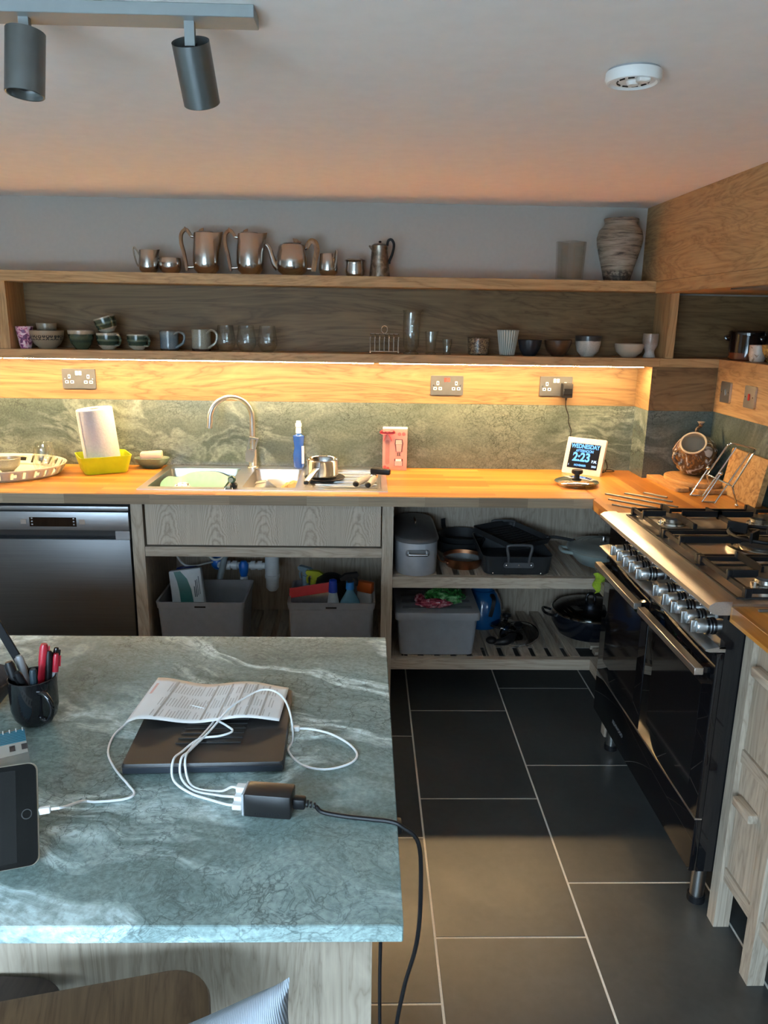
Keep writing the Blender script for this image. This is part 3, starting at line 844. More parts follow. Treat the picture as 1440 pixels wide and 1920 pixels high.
# control panel, knobs
cp = part('control_panel', B().box(RF+0.004, RF+0.02, RY0, RY1, 0.785, 0.875), MAT['blackgloss'], t, True)
b = B().prism([(RF-0.030, 0.779), (RF-0.030, 0.783), (RF+0.004, 0.790), (RF+0.02, 0.790), (RF+0.02, 0.776), (RF-0.02, 0.776)], RY0, RY1, 'y')
part('control_ledge', b, MAT['steel_y'], t, True)
km = brushed('knob_steel', (0.55, 0.56, 0.56), 0.30, 'z')
for yk in (0.800, 0.735, 0.675, 0.618, 0.555, 0.410, 0.335, 0.275, 0.205, 0.143):
    k = part('knob', B().lathe([(0, 0), (0.0215, 0), (0.0215, 0.004), (0.019, 0.007), (0.0185, 0.030), (0.0165, 0.034), (0, 0.034)], 24, Matrix.Translation((RF+0.002, yk, 0.819)) @ Matrix.Rotation(-PI/2, 4, 'Y')), km, t, True)
    part('knob_grip', B().box(RF-0.046, RF-0.031, yk-0.006, yk+0.006, 0.802, 0.836, 0.0025, 2), km, k, True)
    part('knob_collar', B().cyl((RF-0.002, yk, 0.819), (RF-0.008, yk, 0.819), 0.0222, n=24), MAT['blackgloss'], k, True)
    part('knob_mark', B().box(RF+0.003, RF+0.0039, yk-0.002, yk+0.002, 0.852, 0.860), MAT['white'], k, True)
# doors, handles, drawer
def oven_door(y0, y1):
    d = part('oven_door', B().box(RF, RF+0.019, y0, y1, 0.302, 0.772, 0.002, 2), MAT['blackglass'], t, True)
    part('window_surround', B().box(RF-0.0006, RF-0.0001, y0+0.06, y1-0.06, 0.36, 0.66), MAT['blackgloss'], d, True)
    h = B().box(RF-0.046, RF-0.022, y0+0.012, y1-0.012, 0.708, 0.728, 0.0015)
    part('handle', h, MAT['steel_y'], d, True)
    for y in (y0+0.02, y1-0.045): part('handle_bracket', B().box(RF-0.022, RF-0.0007, y, y+0.026, 0.709, 0.727, 0.0015), MAT['blackgloss'], d, True)
oven_door(0.528, RY1-0.001)
oven_door(RY0+0.001, 0.522)
dr = part('drawer', B().box(RF, RF+0.019, RY0+0.001, RY1-0.001, 0.14, 0.296, 0.002, 2), MAT['blackglass'], t, True)
part('drawer_trim', B().box(RF-0.0008, RF+0.018, RY0+0.002, RY1-0.002, 0.2965, 0.3015), MAT['steel_y'], t, True)
me = text_mesh('KENWOOD', 0.020); me.transform(Matrix.Translation((RF-0.0006-rng.location.x, 0.70-rng.location.y, 0.205)) @ Matrix.Rotation(-PI/2, 4, 'Z') @ Matrix.Rotation(PI/2, 4, 'X'))
o = link('lettering', me, plastic('letter_grey', (0.22, 0.22, 0.23), 0.4), dr)
for x in (RF+0.06, RB-0.06):
    for y in (RY0+0.06, RY1-0.06):
        f = part('foot', B().cyl((x, y, 0.0), (x, y, 0.02), 0.024, n=16), MAT['black'], t, True)
        part('foot_stem', B().cyl((x, y, 0.02), (x, y, 0.137), 0.019, n=16), MAT['steel'], f, True)

# ------------------------------------------------------------------ sink, tap and what stands there
t = thing('kitchen_sink', 'inset steel sink with one and a half bowls and a drainer', 'sink', (-1.0, 1.54, 0.9))
K0, K1, J0, J1 = -1.492, -0.503, 1.297, 1.797
bowls = [(-1.462, -1.150, 1.345, 1.735), (-1.085, -0.875, 1.345, 1.735)]
def plate(b, xs, ys, hole, z0, z1):
    for i in range(len(xs)-1):
        for j in range(len(ys)-1):
            if hole(i, j): continue
            b.box(xs[i], xs[i+1], ys[j], ys[j+1], z0, z1)
b = B()
plate(b, [K0, bowls[0][0], bowls[0][1], bowls[1][0], bowls[1][1], -0.840, -0.528, K1], [J0, 1.345, 1.735, J1], lambda i, j: j == 1 and i in (1, 3, 5), 0.9002, 0.9035)
bmesh.ops.remove_doubles(b.bm, verts=b.bm.verts, dist=1e-5)
part('rim', b, MAT['steel'], t, True)
for x0, x1, y0, y1 in bowls:
    dp = 0.745
    b = B()
    top = rrect(x0, x1, y0, y1, 0.02, 4); low = rrect(x0+0.012, x1-0.012, y0+0.012, y1-0.012, 0.03, 4)
    b.loft([[(x, y, 0.9004) for x, y in top], [(x, y, dp+0.02) for x, y in low], [(x*0.96+0.04*(x0+x1)/2, y*0.96+0.04*(y0+y1)/2, dp) for x, y in low]], caps=False)
    b.cap(b.ring([(x*0.96+0.04*(x0+x1)/2, y*0.96+0.04*(y0+y1)/2, dp) for x, y in low]))
    o = part('bowl', b, MAT['steel'], t, True, sharp=60)
    cx, cy = (x0+x1)/2, (y0+y1)/2
    part('drain', B().lathe([(0, dp+0.003), (0.03, dp+0.003), (0.036, dp+0.0008), (0, dp+0.0005)], 20, Matrix.Translation((cx, cy, 0))), MAT['chrome'], o, True)
b = B()
b.box(-0.840, -0.528, 1.345, 1.735, 0.891, 0.8945)
for k in range(6): b.box(-0.80, -0.545, 1.385+k*0.06, 1.391+k*0.06, 0.8946, 0.8985, 0.001)
for a in ((-0.840, -0.838, 1.345, 1.735), (-0.530, -0.528, 1.345, 1.735), (-0.838, -0.530, 1.345, 1.347), (-0.838, -0.530, 1.733, 1.735)):
    b.box(a[0], a[1], a[2], a[3], 0.8945, 0.9003)
part('drainer', b, MAT['steel'], t, True)
o = part('overflow_knob', B().lathe([(0, 0), (0.02, 0), (0.018, 0.004), (0, 0.005)], 20, Matrix.Translation((-1.135, 1.322, 0.9036))), MAT['chrome'], t, True)
t = thing('kitchen_tap', 'tall brushed steel swan neck mixer tap behind the sink', 'tap', (-1.10, 1.765, 0.9036))
part('base_ring', B().lathe([(0, 0), (0.026, 0), (0.026, 0.006), (0.022, 0.009), (0, 0.009)], 24), MAT['steel'], t)
part('column', B().cyl((0, 0, 0.009), (0, 0, 0.085), 0.019, n=24), MAT['steel'], t)
part('collar', B().cyl((0, 0, 0.085), (0, 0, 0.088), 0.0205, n=24), MAT['chrome'], t)
pts = [(0, 0, 0.088), (0, 0, 0.16), (0, 0, 0.225)]
R = 0.085
for k in range(1, 13):
    a = PI*k/12*1.02
    pts.append((-R+R*math.cos(a)-0.0, -0.035*(1-math.cos(a))*1.2, 0.225+R*math.sin(a)*1.12))
pts.append((-2*R-0.004, -0.084, 0.188))
part('spout', B().tube(pts, 0.0118, 14, smooth=3), MAT['steel'], t)
b = B().prism([(-0.013, -0.03), (0.013, -0.03), (0.017, 0.0), (0.015, 0.010), (0.022, 0.060), (0.016, 0.060), (0.009, 0.014), (-0.009, 0.014), (-0.004, 0.060), (-0.010, 0.060), (-0.015, 0.010), (-0.017, 0.0)], -0.006, 0.0, 'y')
b.box(-0.010, 0.022, -0.006, 0.0, 0.056, 0.062)
b.xf(Matrix.Translation((-0.008, -0.028, 0.068)) @ Matrix.Rotation(rad(10), 4, 'Y') @ Matrix.Rotation(rad(12), 4, 'X') @ Matrix.Diagonal((1.25, 1.3, 1.3, 1)))
part('lever', b, flat('lever_satin', (0.30, 0.31, 0.33), 0.45, 0.5, var=0.03), t)

bowlm = plastic('mint_plastic', (0.24, 0.46, 0.37), 0.35)
b = B()
def basin(k, z):
    o = []
    for i in range(48):
        a = 2*PI*i/48
        rx, ry = 0.138*k, 0.172*k
        wv = 0.010*math.cos(4*a) if z > 0.1 else 0
        o.append((rx*math.copysign(abs(math.cos(a))**0.6, math.cos(a)), ry*math.copysign(abs(math.sin(a))**0.6, math.sin(a)), z+wv))
    return o
b.loft([basin(0.80, 0.002), basin(0.86, 0.01), basin(0.98, 0.135), basin(1.0, 0.137), basin(0.975, 0.134), basin(0.83, 0.014), basin(0.75, 0.008)])
solo('washing_up_bowl', b, bowlm, 'mint green washing-up bowl standing in the left sink bowl', 'washing-up bowl', (-1.306, 1.54, 0.7475), sharp=60)
dots = blotch('dotted_sponge', [(0.42, (0.03, 0.03, 0.03)), (0.46, (0.80, 0.78, 0.70))], 60, 1, 0.0, 0.8, 0.0)
b = B().lathe([(0, 0), (0.03, 0.002), (0.038, 0.018), (0.03, 0.034), (0, 0.040)], 20)
solo('dish_sponge', b, dots, 'small white sponge with black dots inside the mint bowl', 'sponge', (-1.345, 1.44, 0.857), rot=(rad(14), 0, 0))
t = thing('food_tub', 'white rectangular plastic tub tipped in the small sink bowl', 'tub', (-1.020, 1.545, 0.80), rot=(rad(-18), rad(38), rad(12)))
b = B(); P = lambda k, z: [(x, y, z) for x, y in rrect(-0.062*k, 0.062*k, -0.09*k, 0.09*k, 0.016, 4)]
b.loft([P(0.82, -0.05), P(0.98, 0.05), P(1.05, 0.05), P(1.05, 0.055), P(0.95, 0.055), P(0.78, -0.045)])
part('tub', b, plastic('milky_plastic', (0.55, 0.53, 0.48), 0.35), t)
b = B(); b.loft([[(x, y, z) for x, y in rrect(-0.066, 0.066, -0.095, 0.095, 0.016, 4)] for z in (0.056, 0.060)])
part('tub_lid', b, plastic('milky_lid', (0.55, 0.53, 0.48), 0.35), t)
b = B().sph((0, 0, 0), (0.048, 0.034, 0.024), 16, 10)
for v in b.bm.verts: v.co += Vector((random.uniform(-1, 1), random.uniform(-1, 1), random.uniform(-1, 1)))*0.004
solo('scouring_sponge', b, blotch('tan_sponge', [(0.3, (0.42, 0.26, 0.09)), (0.7, (0.62, 0.43, 0.18))], 60, 4, 0.5, 0.9, 0.0, bump=0.5), 'tan scouring sponge between the tub and the saucepan', 'sponge', (-0.905, 1.47, 0.872), rot=(rad(15), rad(-25), 0.3))
t = thing('dish_brush', 'small dark green scrubber standing on the divider between the bowls', 'brush', (-1.117, 1.335, 0.9038))
part('bristles', B().lathe([(0, 0), (0.014, 0), (0.016, 0.012), (0.010, 0.020), (0, 0.021)], 16), MAT['blackmat'], t)
part('knob', B().sph((-0.006, -0.002, 0.034), (0.016, 0.014, 0.016)), plastic('dark_green', (0.06, 0.13, 0.10), 0.25), t)
part('knob_face', B().cyl((-0.008, -0.0165, 0.034), (-0.008, -0.013, 0.034), 0.009, n=14), plastic('pale_green', (0.30, 0.42, 0.36), 0.3), t)
# saucepan
t = thing('saucepan', 'shiny stainless steel saucepan standing on the drainer', 'saucepan', (-0.775, 1.545, 0.905))
part('pan_body', B().lathe(cupprof([(0.060, 0.008), (0.066, 0.014), (0.067, 0.078), (0.070, 0.083)], 0.0025), 40), MAT['chrome'], t)
part('pan_base', B().lathe([(0, 0.002), (0.058, 0.002), (0.060, 0.0079), (0, 0.0079)], 40), MAT['blackmat'], t)
b = B().tube([(-0.02, -0.066, 0.050), (-0.03, -0.10, 0.045), (-0.055, -0.175, 0.02)], 0.009, sec=[(-0.5, -1.2), (0.5, -1.2), (0.8, 0), (0.5, 1.2), (-0.5, 1.2), (-0.8, 0)], smooth=4)
part('handle', b, MAT['steel'], t)
part('handle_tip', B().box(-0.066, -0.046, -0.186, -0.173, 0.010, 0.024, 0.003), MAT['black'], t)
b = B().lathe(cupprof([(0.062, 0.0), (0.080, 0.006), (0.086, 0.012)], 0.003), 36)
solo('pan_cover', b, MAT['blackmat'], 'black lid lying tilted under the saucepan on the drainer', 'lid', (-0.765, 1.535, 0.8992), rot=(rad(0), rad(0), 0))
t.location = (-0.775, 1.545, 0.9032)
# tin opener
t = thing('tin_opener', 'grey tin opener with a black turning key, at the drainer end', 'tin opener', (-0.575, 1.46, 0.899), rz=rad(-20))
grey = plastic('satin_grey', (0.34, 0.33, 0.32), 0.3)
for s in (-1, 1):
    part('handle', B().tube([(s*0.010, 0.03, 0.022), (s*0.018, -0.01, 0.020), (s*0.026, -0.07, 0.016), (s*0.026, -0.09, 0.015)], lambda u: 0.010+0.004*math.sin(PI*u), 10, smooth=4), grey, t)
    part('handle_cap', B().sph((s*0.026, -0.093, 0.015), (0.013, 0.012, 0.012)), MAT['black'], t)
part('head', B().box(-0.016, 0.016, 0.028, 0.06, 0.012, 0.032, 0.004), MAT['chrome'], t)
part('turning_key', B().box(-0.012, 0.075, 0.034, 0.056, 0.0335, 0.058, 0.006, 2), MAT['black'], t)
# washing-up liquid
t = thing('washing_up_liquid', 'blue washing-up liquid bottle with a white cap behind the drainer', 'bottle', (-0.895, 1.775, 0.9038))
b = B(); EL = lambda rx, ry, z, n=24: [(rx*math.cos(2*PI*i/n), ry*math.sin(2*PI*i/n), z) for i in range(n)]
b.loft([EL(0.020, 0.013, 0), EL(0.024, 0.016, 0.006), EL(0.026, 0.017, 0.06), EL(0.020, 0.015, 0.09), EL(0.024, 0.016, 0.125), EL(0.026, 0.016, 0.145), EL(0.014, 0.012, 0.150), EL(0.011, 0.011, 0.158)])
part('bottle_body', b, plastic('blue_liquid', (0.02, 0.09, 0.40), 0.15, coat=0.5), t)
part('clear_neck', B().lathe([(0, 0.158), (0.013, 0.158), (0.012, 0.182), (0.009, 0.186), (0, 0.186)], 18), plastic('clear_cap', (0.70, 0.70, 0.62), 0.2), t)
part('cap', B().lathe([(0, 0.186), (0.014, 0.186), (0.014, 0.200), (0.010, 0.204), (0.010, 0.212), (0, 0.213)], 18), MAT['white'], t)
part('side_label', B().loft([[(0.0265*math.cos(a), 0.0175*math.sin(a), z) for a in (-1.0, -0.7, -0.4)] for z in (0.02, 0.10)], caps=False, closed=False), MAT['paper'], t)

# ------------------------------------------------------------------ left end of the counter
cream = plastic('cream_enamel', (0.50, 0.46, 0.35), 0.35)
t = thing('serving_tray', 'large cream oval tray with a pierced rim', 'tray', (-2.175, 1.575, 0.9005))
AX, AY = 0.275, 0.205
def ell(k, z, n=144, dx=0.0): return [((AX*k+dx)*math.cos(2*PI*i/n), (AY*k+dx)*math.sin(2*PI*i/n), z) for i in range(n)]
b = B(); b.loft([ell(0.98, 0.001, 72), ell(0.985, 0.004, 72)])
part('tray_base', b, cream, t)
b = B(); n = 144
rows = [b.ring(ell(1.0, 0.004+0.044*k/6, n, 0.028*(k/6)**0.8-0.002)) for k in range(7)]
for k in range(6):
    for i in range(n):
        j = (i+1) % n
        deg = (i*360/n) % 360
        hand = any(abs((deg-c+180) % 360-180) < 14 for c in (270, 90))
        if hand and k in (2, 3) and True:
            if abs((deg-270+180) % 360-180) < 12 or abs((deg-90+180) % 360-180) < 12: continue
        elif not hand and ((k in (1, 2, 3, 4) and i % 4 == 1) or (k in (2, 3) and i % 4 == 2 and i % 8 < 4)): continue
        b.bm.faces.new((rows[k][i], rows[k][j], rows[k+1][j], rows[k+1][i]))
o = part('pierced_rim', b, cream, t, sharp=80)
md = o.modifiers.new('thickness', 'SOLIDIFY'); md.thickness = 0.003; md.offset = 0
speckle = banded('stoneware_drip', [(0.0, (0.30, 0.26, 0.18)), (0.35, (0.36, 0.33, 0.24)), (0.5, (0.42, 0.38, 0.28)), (1.0, (0.30, 0.27, 0.20))], 2, 0, 0.06, 0.012)
solo('stoneware_bowl', B().lathe(cupprof([(0.022, 0), (0.024, 0.006), (0.050, 0.03), (0.055, 0.062)], 0.004), 32), speckle, 'small brown drip-glazed bowl on the cream tray', 'bowl', (-2.118, 1.585, 0.905))
def double_glass(name, lab, loc, s=1.0, grp=None):
    t = thing(name, lab, 'glass', loc, group=grp)
    part('outer_wall', B().lathe([(0, 0), (0.020*s, 0.0), (0.030*s, 0.012*s), (0.041*s, 0.045*s), (0.040*s, 0.07*s), (0.034*s, 0.110*s)], 32), MAT['glass'], t)
    part('inner_wall', B().lathe([(0, 0.018*s), (0.022*s, 0.022*s), (0.033*s, 0.048*s), (0.034*s, 0.075*s), (0.0335*s, 0.110*s), (0.034*s, 0.1105*s)], 32), MAT['glass'], t)
    return t
double_glass('double_wall_glass', 'double-walled clear glass on the tray, nearer the tray front', (-1.945, 1.545, 0.905), 1.05, 'glasses on the tray')
double_glass('double_wall_glass', 'double-walled clear glass on the tray, at the back', (-1.985, 1.66, 0.905), 1.05, 'glasses on the tray')
# yellow tub with the paper towel roll
lime = plastic('lime_yellow', (0.50, 0.56, 0.01), 0.35)
t = thing('yellow_tub', 'lime yellow square plastic tub holding the paper towel roll', 'tub', (-1.738, 1.668, 0.9005), rz=rad(28))
b = B(); Q = lambda h, r, z: [(x, y, z) for x, y in rrect(-h, h, -h*0.86, h*0.86, r, 6)]
b.loft([Q(0.086, 0.022, 0), Q(0.089, 0.022, 0.004), Q(0.107, 0.026, 0.072), Q(0.108, 0.026, 0.075), Q(0.104, 0.024, 0.075), Q(0.087, 0.021, 0.007), Q(0.080, 0.02, 0.005)])
part('tub_body', b, lime, t)
t = thing('paper_towel_roll', 'white roll of paper towel leaning in the yellow tub', 'paper towel', (-1.738, 1.672, 0.912), rot=(rad(2), rad(-5), 0))
pw = flat('paper_towel', (0.55, 0.545, 0.56), 0.95, var=0.05, vscale=120, bump=0.5)
part('paper', B().lathe([(0.024, 0.0), (0.073, 0.0), (0.075, 0.003), (0.075, 0.258), (0.073, 0.262), (0.024, 0.262), (0.022, 0.25)], 48), pw, t)
part('core', B().lathe([(0.0215, 0.002), (0.0215, 0.261), (0.0205, 0.261), (0.0205, 0.002)], 28), plastic('cardboard', (0.36, 0.26, 0.16), 0.9), t)
part('loose_sheet', B().grid(lambda u, v: (0.0757*math.cos(3.6+0.5*u), 0.0757*math.sin(3.6+0.5*u)-0.0015*u, 0.002+0.258*v), 6, 2), pw, t)
# heart shaped soap dish
t = thing('soap_dish', 'green glazed soap dish holding the pink soap, beside the yellow tub', 'dish', (-1.548, 1.745, 0.9005))
def heart(k, z):
    o = []
    for i in range(40):
        a = 2*PI*i/40
        r = 0.078*(1-0.22*max(0, math.cos(a+PI/2))**6)
        o.append((r*k*math.cos(a), 0.72*r*k*math.sin(a), z))
    return o
b = B(); b.loft([heart(0.45, 0), heart(0.52, 0.003), heart(0.85, 0.024), heart(1.0, 0.046), heart(0.95, 0.047), heart(0.80, 0.030), heart(0.5, 0.026)])
part('dish', b, banded('green_glaze', [(0.0, (0.05, 0.075, 0.045)), (0.6, (0.09, 0.14, 0.09)), (1.0, (0.16, 0.22, 0.15))], 2, 0, 0.047), t)
solo('soap_bar', B().box(-0.047, 0.047, -0.026, 0.026, 0, 0.030, 0.006, 2), plastic('pink_soap', (0.78, 0.50, 0.36), 0.45), 'pale pink bar of soap lying on the green dish', 'soap', (-1.548, 1.742, 0.945), rot=(0, rad(-3), rad(8)))

# ------------------------------------------------------------------ gift box
t = thing('gift_box', 'pink gift box with a red bow and cut-out windows, standing by the sink', 'gift box', (-0.460, 1.775, 0.9005), rz=rad(-3))
pk = plastic('pink_card', (0.55, 0.26, 0.22), 0.5); bow = plastic('red_ribbon', (0.55, 0.08, 0.10), 0.35); dk = plastic('plum_shadow', (0.16, 0.05, 0.06), 0.6)
part('carton', B().box(-0.055, 0.055, -0.026, 0.026, 0, 0.188, 0.001), pk, t)
part('top_panel', B().box(-0.055, 0.055, -0.026, 0.026, 0.1881, 0.190), MAT['paper'], t)
part('window_slot', B().prism(rrect(-0.043, -0.024, 0.026, 0.138, 0.009, 4), -0.0275, -0.0261, 'y'), plastic('dusky_tube', (0.42, 0.17, 0.14), 0.4), t)
part('window_cup', B().prism([(0.004, 0.085), (0.033, 0.085), (0.038, 0.122), (0.034, 0.142), (0.002, 0.142), (-0.001, 0.122)], -0.0272, -0.0261, 'y'), dk, t)
part('cup_print', B().prism([(0.007, 0.086), (0.028, 0.086), (0.031, 0.118), (0.005, 0.118)], -0.0280, -0.0273, 'y'), plastic('rosy_print', (0.50, 0.30, 0.27), 0.5), t)
part('cup_top', B().prism([(0.003, 0.119), (0.032, 0.119), (0.030, 0.139), (0.004, 0.139)], -0.0280, -0.0273, 'y'), plastic('grey_print', (0.45, 0.44, 0.37), 0.5), t)
part('window_jar', B().box(-0.002, 0.037, -0.0272, -0.0261, 0.020, 0.053), dk, t)
part('jar_print', B().box(0.0, 0.034, -0.0280, -0.0273, 0.021, 0.042), plastic('lilac_print', (0.55, 0.36, 0.34), 0.5), t)
part('jar_lid', B().box(0.004, 0.030, -0.0280, -0.0273, 0.0425, 0.052), MAT['white'], t)
b = B()
for x0 in (0.011, 0.019): b.box(x0, x0+0.005, -0.0268, -0.0261, 0.068, 0.080); 
for x0 in (0.009, 0.018): b.box(x0, x0+0.009, -0.0268, -0.0261, 0.066, 0.068)
part('printed_mark', b, plastic('print_dark', (0.12, 0.06, 0.05), 0.6), t)
for x, z, s in ((0.020, 0.165, 0.008), (0.039, 0.166, 0.008), (-0.044, 0.014, 0.008), (-0.030, 0.009, 0.007)):
    part('printed_rose', B().lathe([(0, 0), (s, 0), (s*0.9, 0.0012), (0, 0.0016)], 12, Matrix.Translation((x, -0.0261, z)) @ Matrix.Rotation(PI/2, 4, 'X')), plastic('rose_red', (0.60, 0.09, 0.09), 0.5), t)
for s in (-1, 1):
    part('bow_loop', B().tube([(-0.034, -0.030, 0.172), (-0.034+s*0.022, -0.036, 0.183), (-0.034+s*0.030, -0.032, 0.173), (-0.034+s*0.014, -0.034, 0.168), (-0.034, -0.030, 0.172)], 0.004, sec=[(-0.3, -1.6), (0.3, -1.6), (0.3, 1.6), (-0.3, 1.6)], smooth=4), bow, t)
    part('bow_tail', B().tube([(-0.034, -0.029, 0.171), (-0.034+s*0.010, -0.031, 0.155), (-0.034+s*(0.020 if s > 0 else 0.018), -0.029, 0.135)], 0.004, sec=[(-0.25, -1.5), (0.25, -1.5), (0.25, 1.5), (-0.25, 1.5)], smooth=4), bow, t)
part('bow_knot', B().sph((-0.034, -0.031, 0.172), (0.006, 0.004, 0.005)), bow, t)

# ------------------------------------------------------------------ digital day clock
ang = math.atan2(1.641-1.767, 0.440-0.305)
t = thing('digital_clock', 'white framed digital day clock showing WEDNESDAY 2:23', 'clock', (0.373, 1.700, 0.9005), rot=(rad(-19), 0, rad(-37)))
CW, CH = 0.090, 0.166
part('frame', B().prism(rrect(-CW, CW, 0, CH, 0.004, 3), 0.0, 0.018, 'y'), plastic('clock_white', (0.58, 0.50, 0.46), 0.4), t)
part('screen', B().box(-0.070, 0.070, -0.0008, -0.0001, 0.026, 0.140), flat('clock_screen', (0.004, 0.004, 0.006), 0.3, var=0, spec=0.15, emit=(0.012, 0.016, 0.025), estr=0.2), t)
part('stand_leg', B().box(-0.03, 0.03, -0.002, 0.002, 0.0, 0.085, M=Matrix.Translation((0, 0.0205, 0.075)) @ Matrix.Rotation(rad(180+36), 4, 'X')), MAT['white'], t)
glow = emitter('screen_blue', (0.16, 0.42, 1.0), 1.15)
glow2 = emitter('screen_pale', (0.55, 0.72, 1.0), 0.9)
def line(txt, size, x, z, sx, mat, bold=0.0006):
    me = text_mesh(txt, size, bold)
    me.transform(Matrix.Translation((x, -0.0013, z)) @ Matrix.Rotation(PI/2, 4, 'X') @ Matrix.Diagonal((sx, 1, 1, 1)))
    return link('lettering', me, mat, t)
line('WEDNESDAY', 0.0265, 0.0, 0.1265, 0.82, glow, 0.0009)
line('AFTERNOON', 0.017, 0.0, 0.106, 0.80, glow, 0.0005)
line('2:23', 0.054, -0.010, 0.076, 0.88, glow, 0.002)
line('P.M.', 0.017, 0.052, 0.062, 0.85, glow2, 0.0005)
line('NOVEMBER', 0.012, -0.010, 0.040, 0.9, glow, 0.0004)
line('2023', 0.012, 0.054, 0.040, 0.9, glow2, 0.0004)
line('1', 0.012, -0.064, 0.040, 1.0, glow2, 0.0004)
b = B().tube([(0.306, 1.785, 1.222), (0.312, 1.800, 1.19), (0.328, 1.803, 1.15), (0.330, 1.803, 1.12), (0.345, 1.803, 1.085), (0.344, 1.802, 1.06), (0.352, 1.800, 0.99), (0.37, 1.79, 0.915), (0.42, 1.76, 0.906), (0.50, 1.745, 0.905), (0.545, 1.76, 0.905), (0.53, 1.79, 0.906), (0.48, 1.77, 0.906), (0.47, 1.74, 0.935), (0.49, 1.735, 0.96), (0.505, 1.74, 0.93), (0.49, 1.73, 0.906), (0.46, 1.735, 0.906)], 0.0022, 6, smooth=5)
solo('clock_cable', b, MAT['black'], 'thin black cable hanging from the charger down to the clock', 'cable')

# steel pan lid on the counter
t = thing('pan_cover', 'shiny steel pan lid with a black knob, in front of the clock', 'lid', (0.295, 1.475, 0.9005))
part('lid_disc', B().lathe([(0.0, 0.0), (0.082, 0.0), (0.084, 0.006), (0.090, 0.010), (0.092, 0.015), (0.088, 0.019), (0.06, 0.028), (0.03, 0.033), (0, 0.034)], 44), MAT['chrome'], t)
part('knob', B().lathe([(0, 0.034), (0.011, 0.034), (0.012, 0.044), (0.022, 0.050), (0.024, 0.056), (0.022, 0.064), (0.012, 0.066), (0, 0.0655)], 28), MAT['black'], t)
part('label_plate', B().box(0.018, 0.070, -0.018, 0.012, 0.0215, 0.0225, 0, M=Matrix.Translation((0, 0, 0.013)) @ Matrix.Rotation(rad(12), 4, 'Y')), plastic('grey_sticker', (0.16, 0.16, 0.18), 0.4), t)

# ------------------------------------------------------------------ corner: boards, jar, book stand, upright board
def board_slab(name, lab, poly, z0, z1, loc, rz=0, mat='board'):
    b = B(); n = len(poly)
    cx = sum(p[0] for p in poly)/n; cy = sum(p[1] for p in poly)/n
    S = lambda k, z: [(cx+(x-cx)*k, cy+(y-cy)*k, z) for x, y in poly]
    b.loft([S(0.985, z0), S(1, z0+0.003), S(1, z1-0.003), S(0.985, z1)])
    return solo(name, b, MAT[mat], lab, 'chopping board', loc, rz, 'wooden boards in the corner', sharp=50)
board_slab('chopping_board', 'long oak board at the bottom, its end poking out left of the jar', rrect(-0.03, 0.03, -0.15, 0.15, 0.014, 4), 0, 0.016, (0.690, 1.50, 0.9005), rad(4))
board_slab('chopping_board', 'rectangular oak board lowest at the front, under the round board', rrect(-0.075, 0.075, -0.155, 0.155, 0.014, 4), 0, 0.016, (0.81, 1.47, 0.9005), rad(4))
board_slab('chopping_board', 'large rounded oak board directly under the brown jar', [(0.105*math.cos(2*PI*i/36), 0.145*math.copysign(abs(math.sin(2*PI*i/36))**0.8, math.sin(2*PI*i/36))) for i in range(36)], 0, 0.018, (0.795, 1.49, 0.9166), rad(4))
gl = blotch('marbled_slip_glaze', [(0.34, (0.50, 0.45, 0.40)), (0.41, (0.10, 0.055, 0.03)), (0.50, (0.075, 0.035, 0.016)), (0.57, (0.26, 0.12, 0.04)), (0.61, (0.045, 0.03, 0.022)), (0.68, (0.55, 0.50, 0.45))], 7.5, 2.0, 3.4, 0.16, 0.6)
inner = plastic('jar_interior', (0.50, 0.42, 0.31), 0.3)
ax = Vector((-0.40, -0.62, 0.62)).normalized()
Mj = ax.to_track_quat('Z', 'Y').to_matrix().to_4x4()
t = thing('slipware_jar', 'brown marbled slipware jar lying tipped, open mouth towards the room', 'jar', (0.812, 1.540, 1.0275), rot=Mj.to_euler())
part('jar_body', B().lathe([(0, -0.086), (0.045, -0.083), (0.078, -0.058), (0.092, -0.015), (0.088, 0.025), (0.066, 0.060), (0.052, 0.073), (0.051, 0.080)], 44), gl, t)
part('jar_rim', B().lathe([(0.051, 0.079), (0.0545, 0.084), (0.053, 0.088), (0.047, 0.087), (0.046, 0.076), (0.060, 0.052), (0.080, 0.02), (0.082, -0.015), (0.06, -0.06), (0, -0.074)], 44), inner, t)
Mi = Mj.inverted().to_3x3()
def jl(v): return Mi @ Vector(v)
part('spout', B().tube([jl((0.0, 0.0, 0.085)), jl((-0.005, -0.005, 0.105)), jl((0.012, 0.0, 0.120)), jl((0.012, 0.0, 0.132))], lambda u: 0.010-0.003*math.sin(PI*u), 12, smooth=4), gl, t)
part('spout_lip', B().tube([jl((0.012, 0.0, 0.130)), jl((0.012, 0.0, 0.137))], lambda u: 0.009+0.007*u, 14), inner, t)
part('handle', B().tube([jl((-0.085, -0.02, 0.012)), jl((-0.103, -0.035, 0.0)), jl((-0.100, -0.04, -0.022)), jl((-0.072, -0.045, -0.042))], 0.008, 10, smooth=4), gl, t)
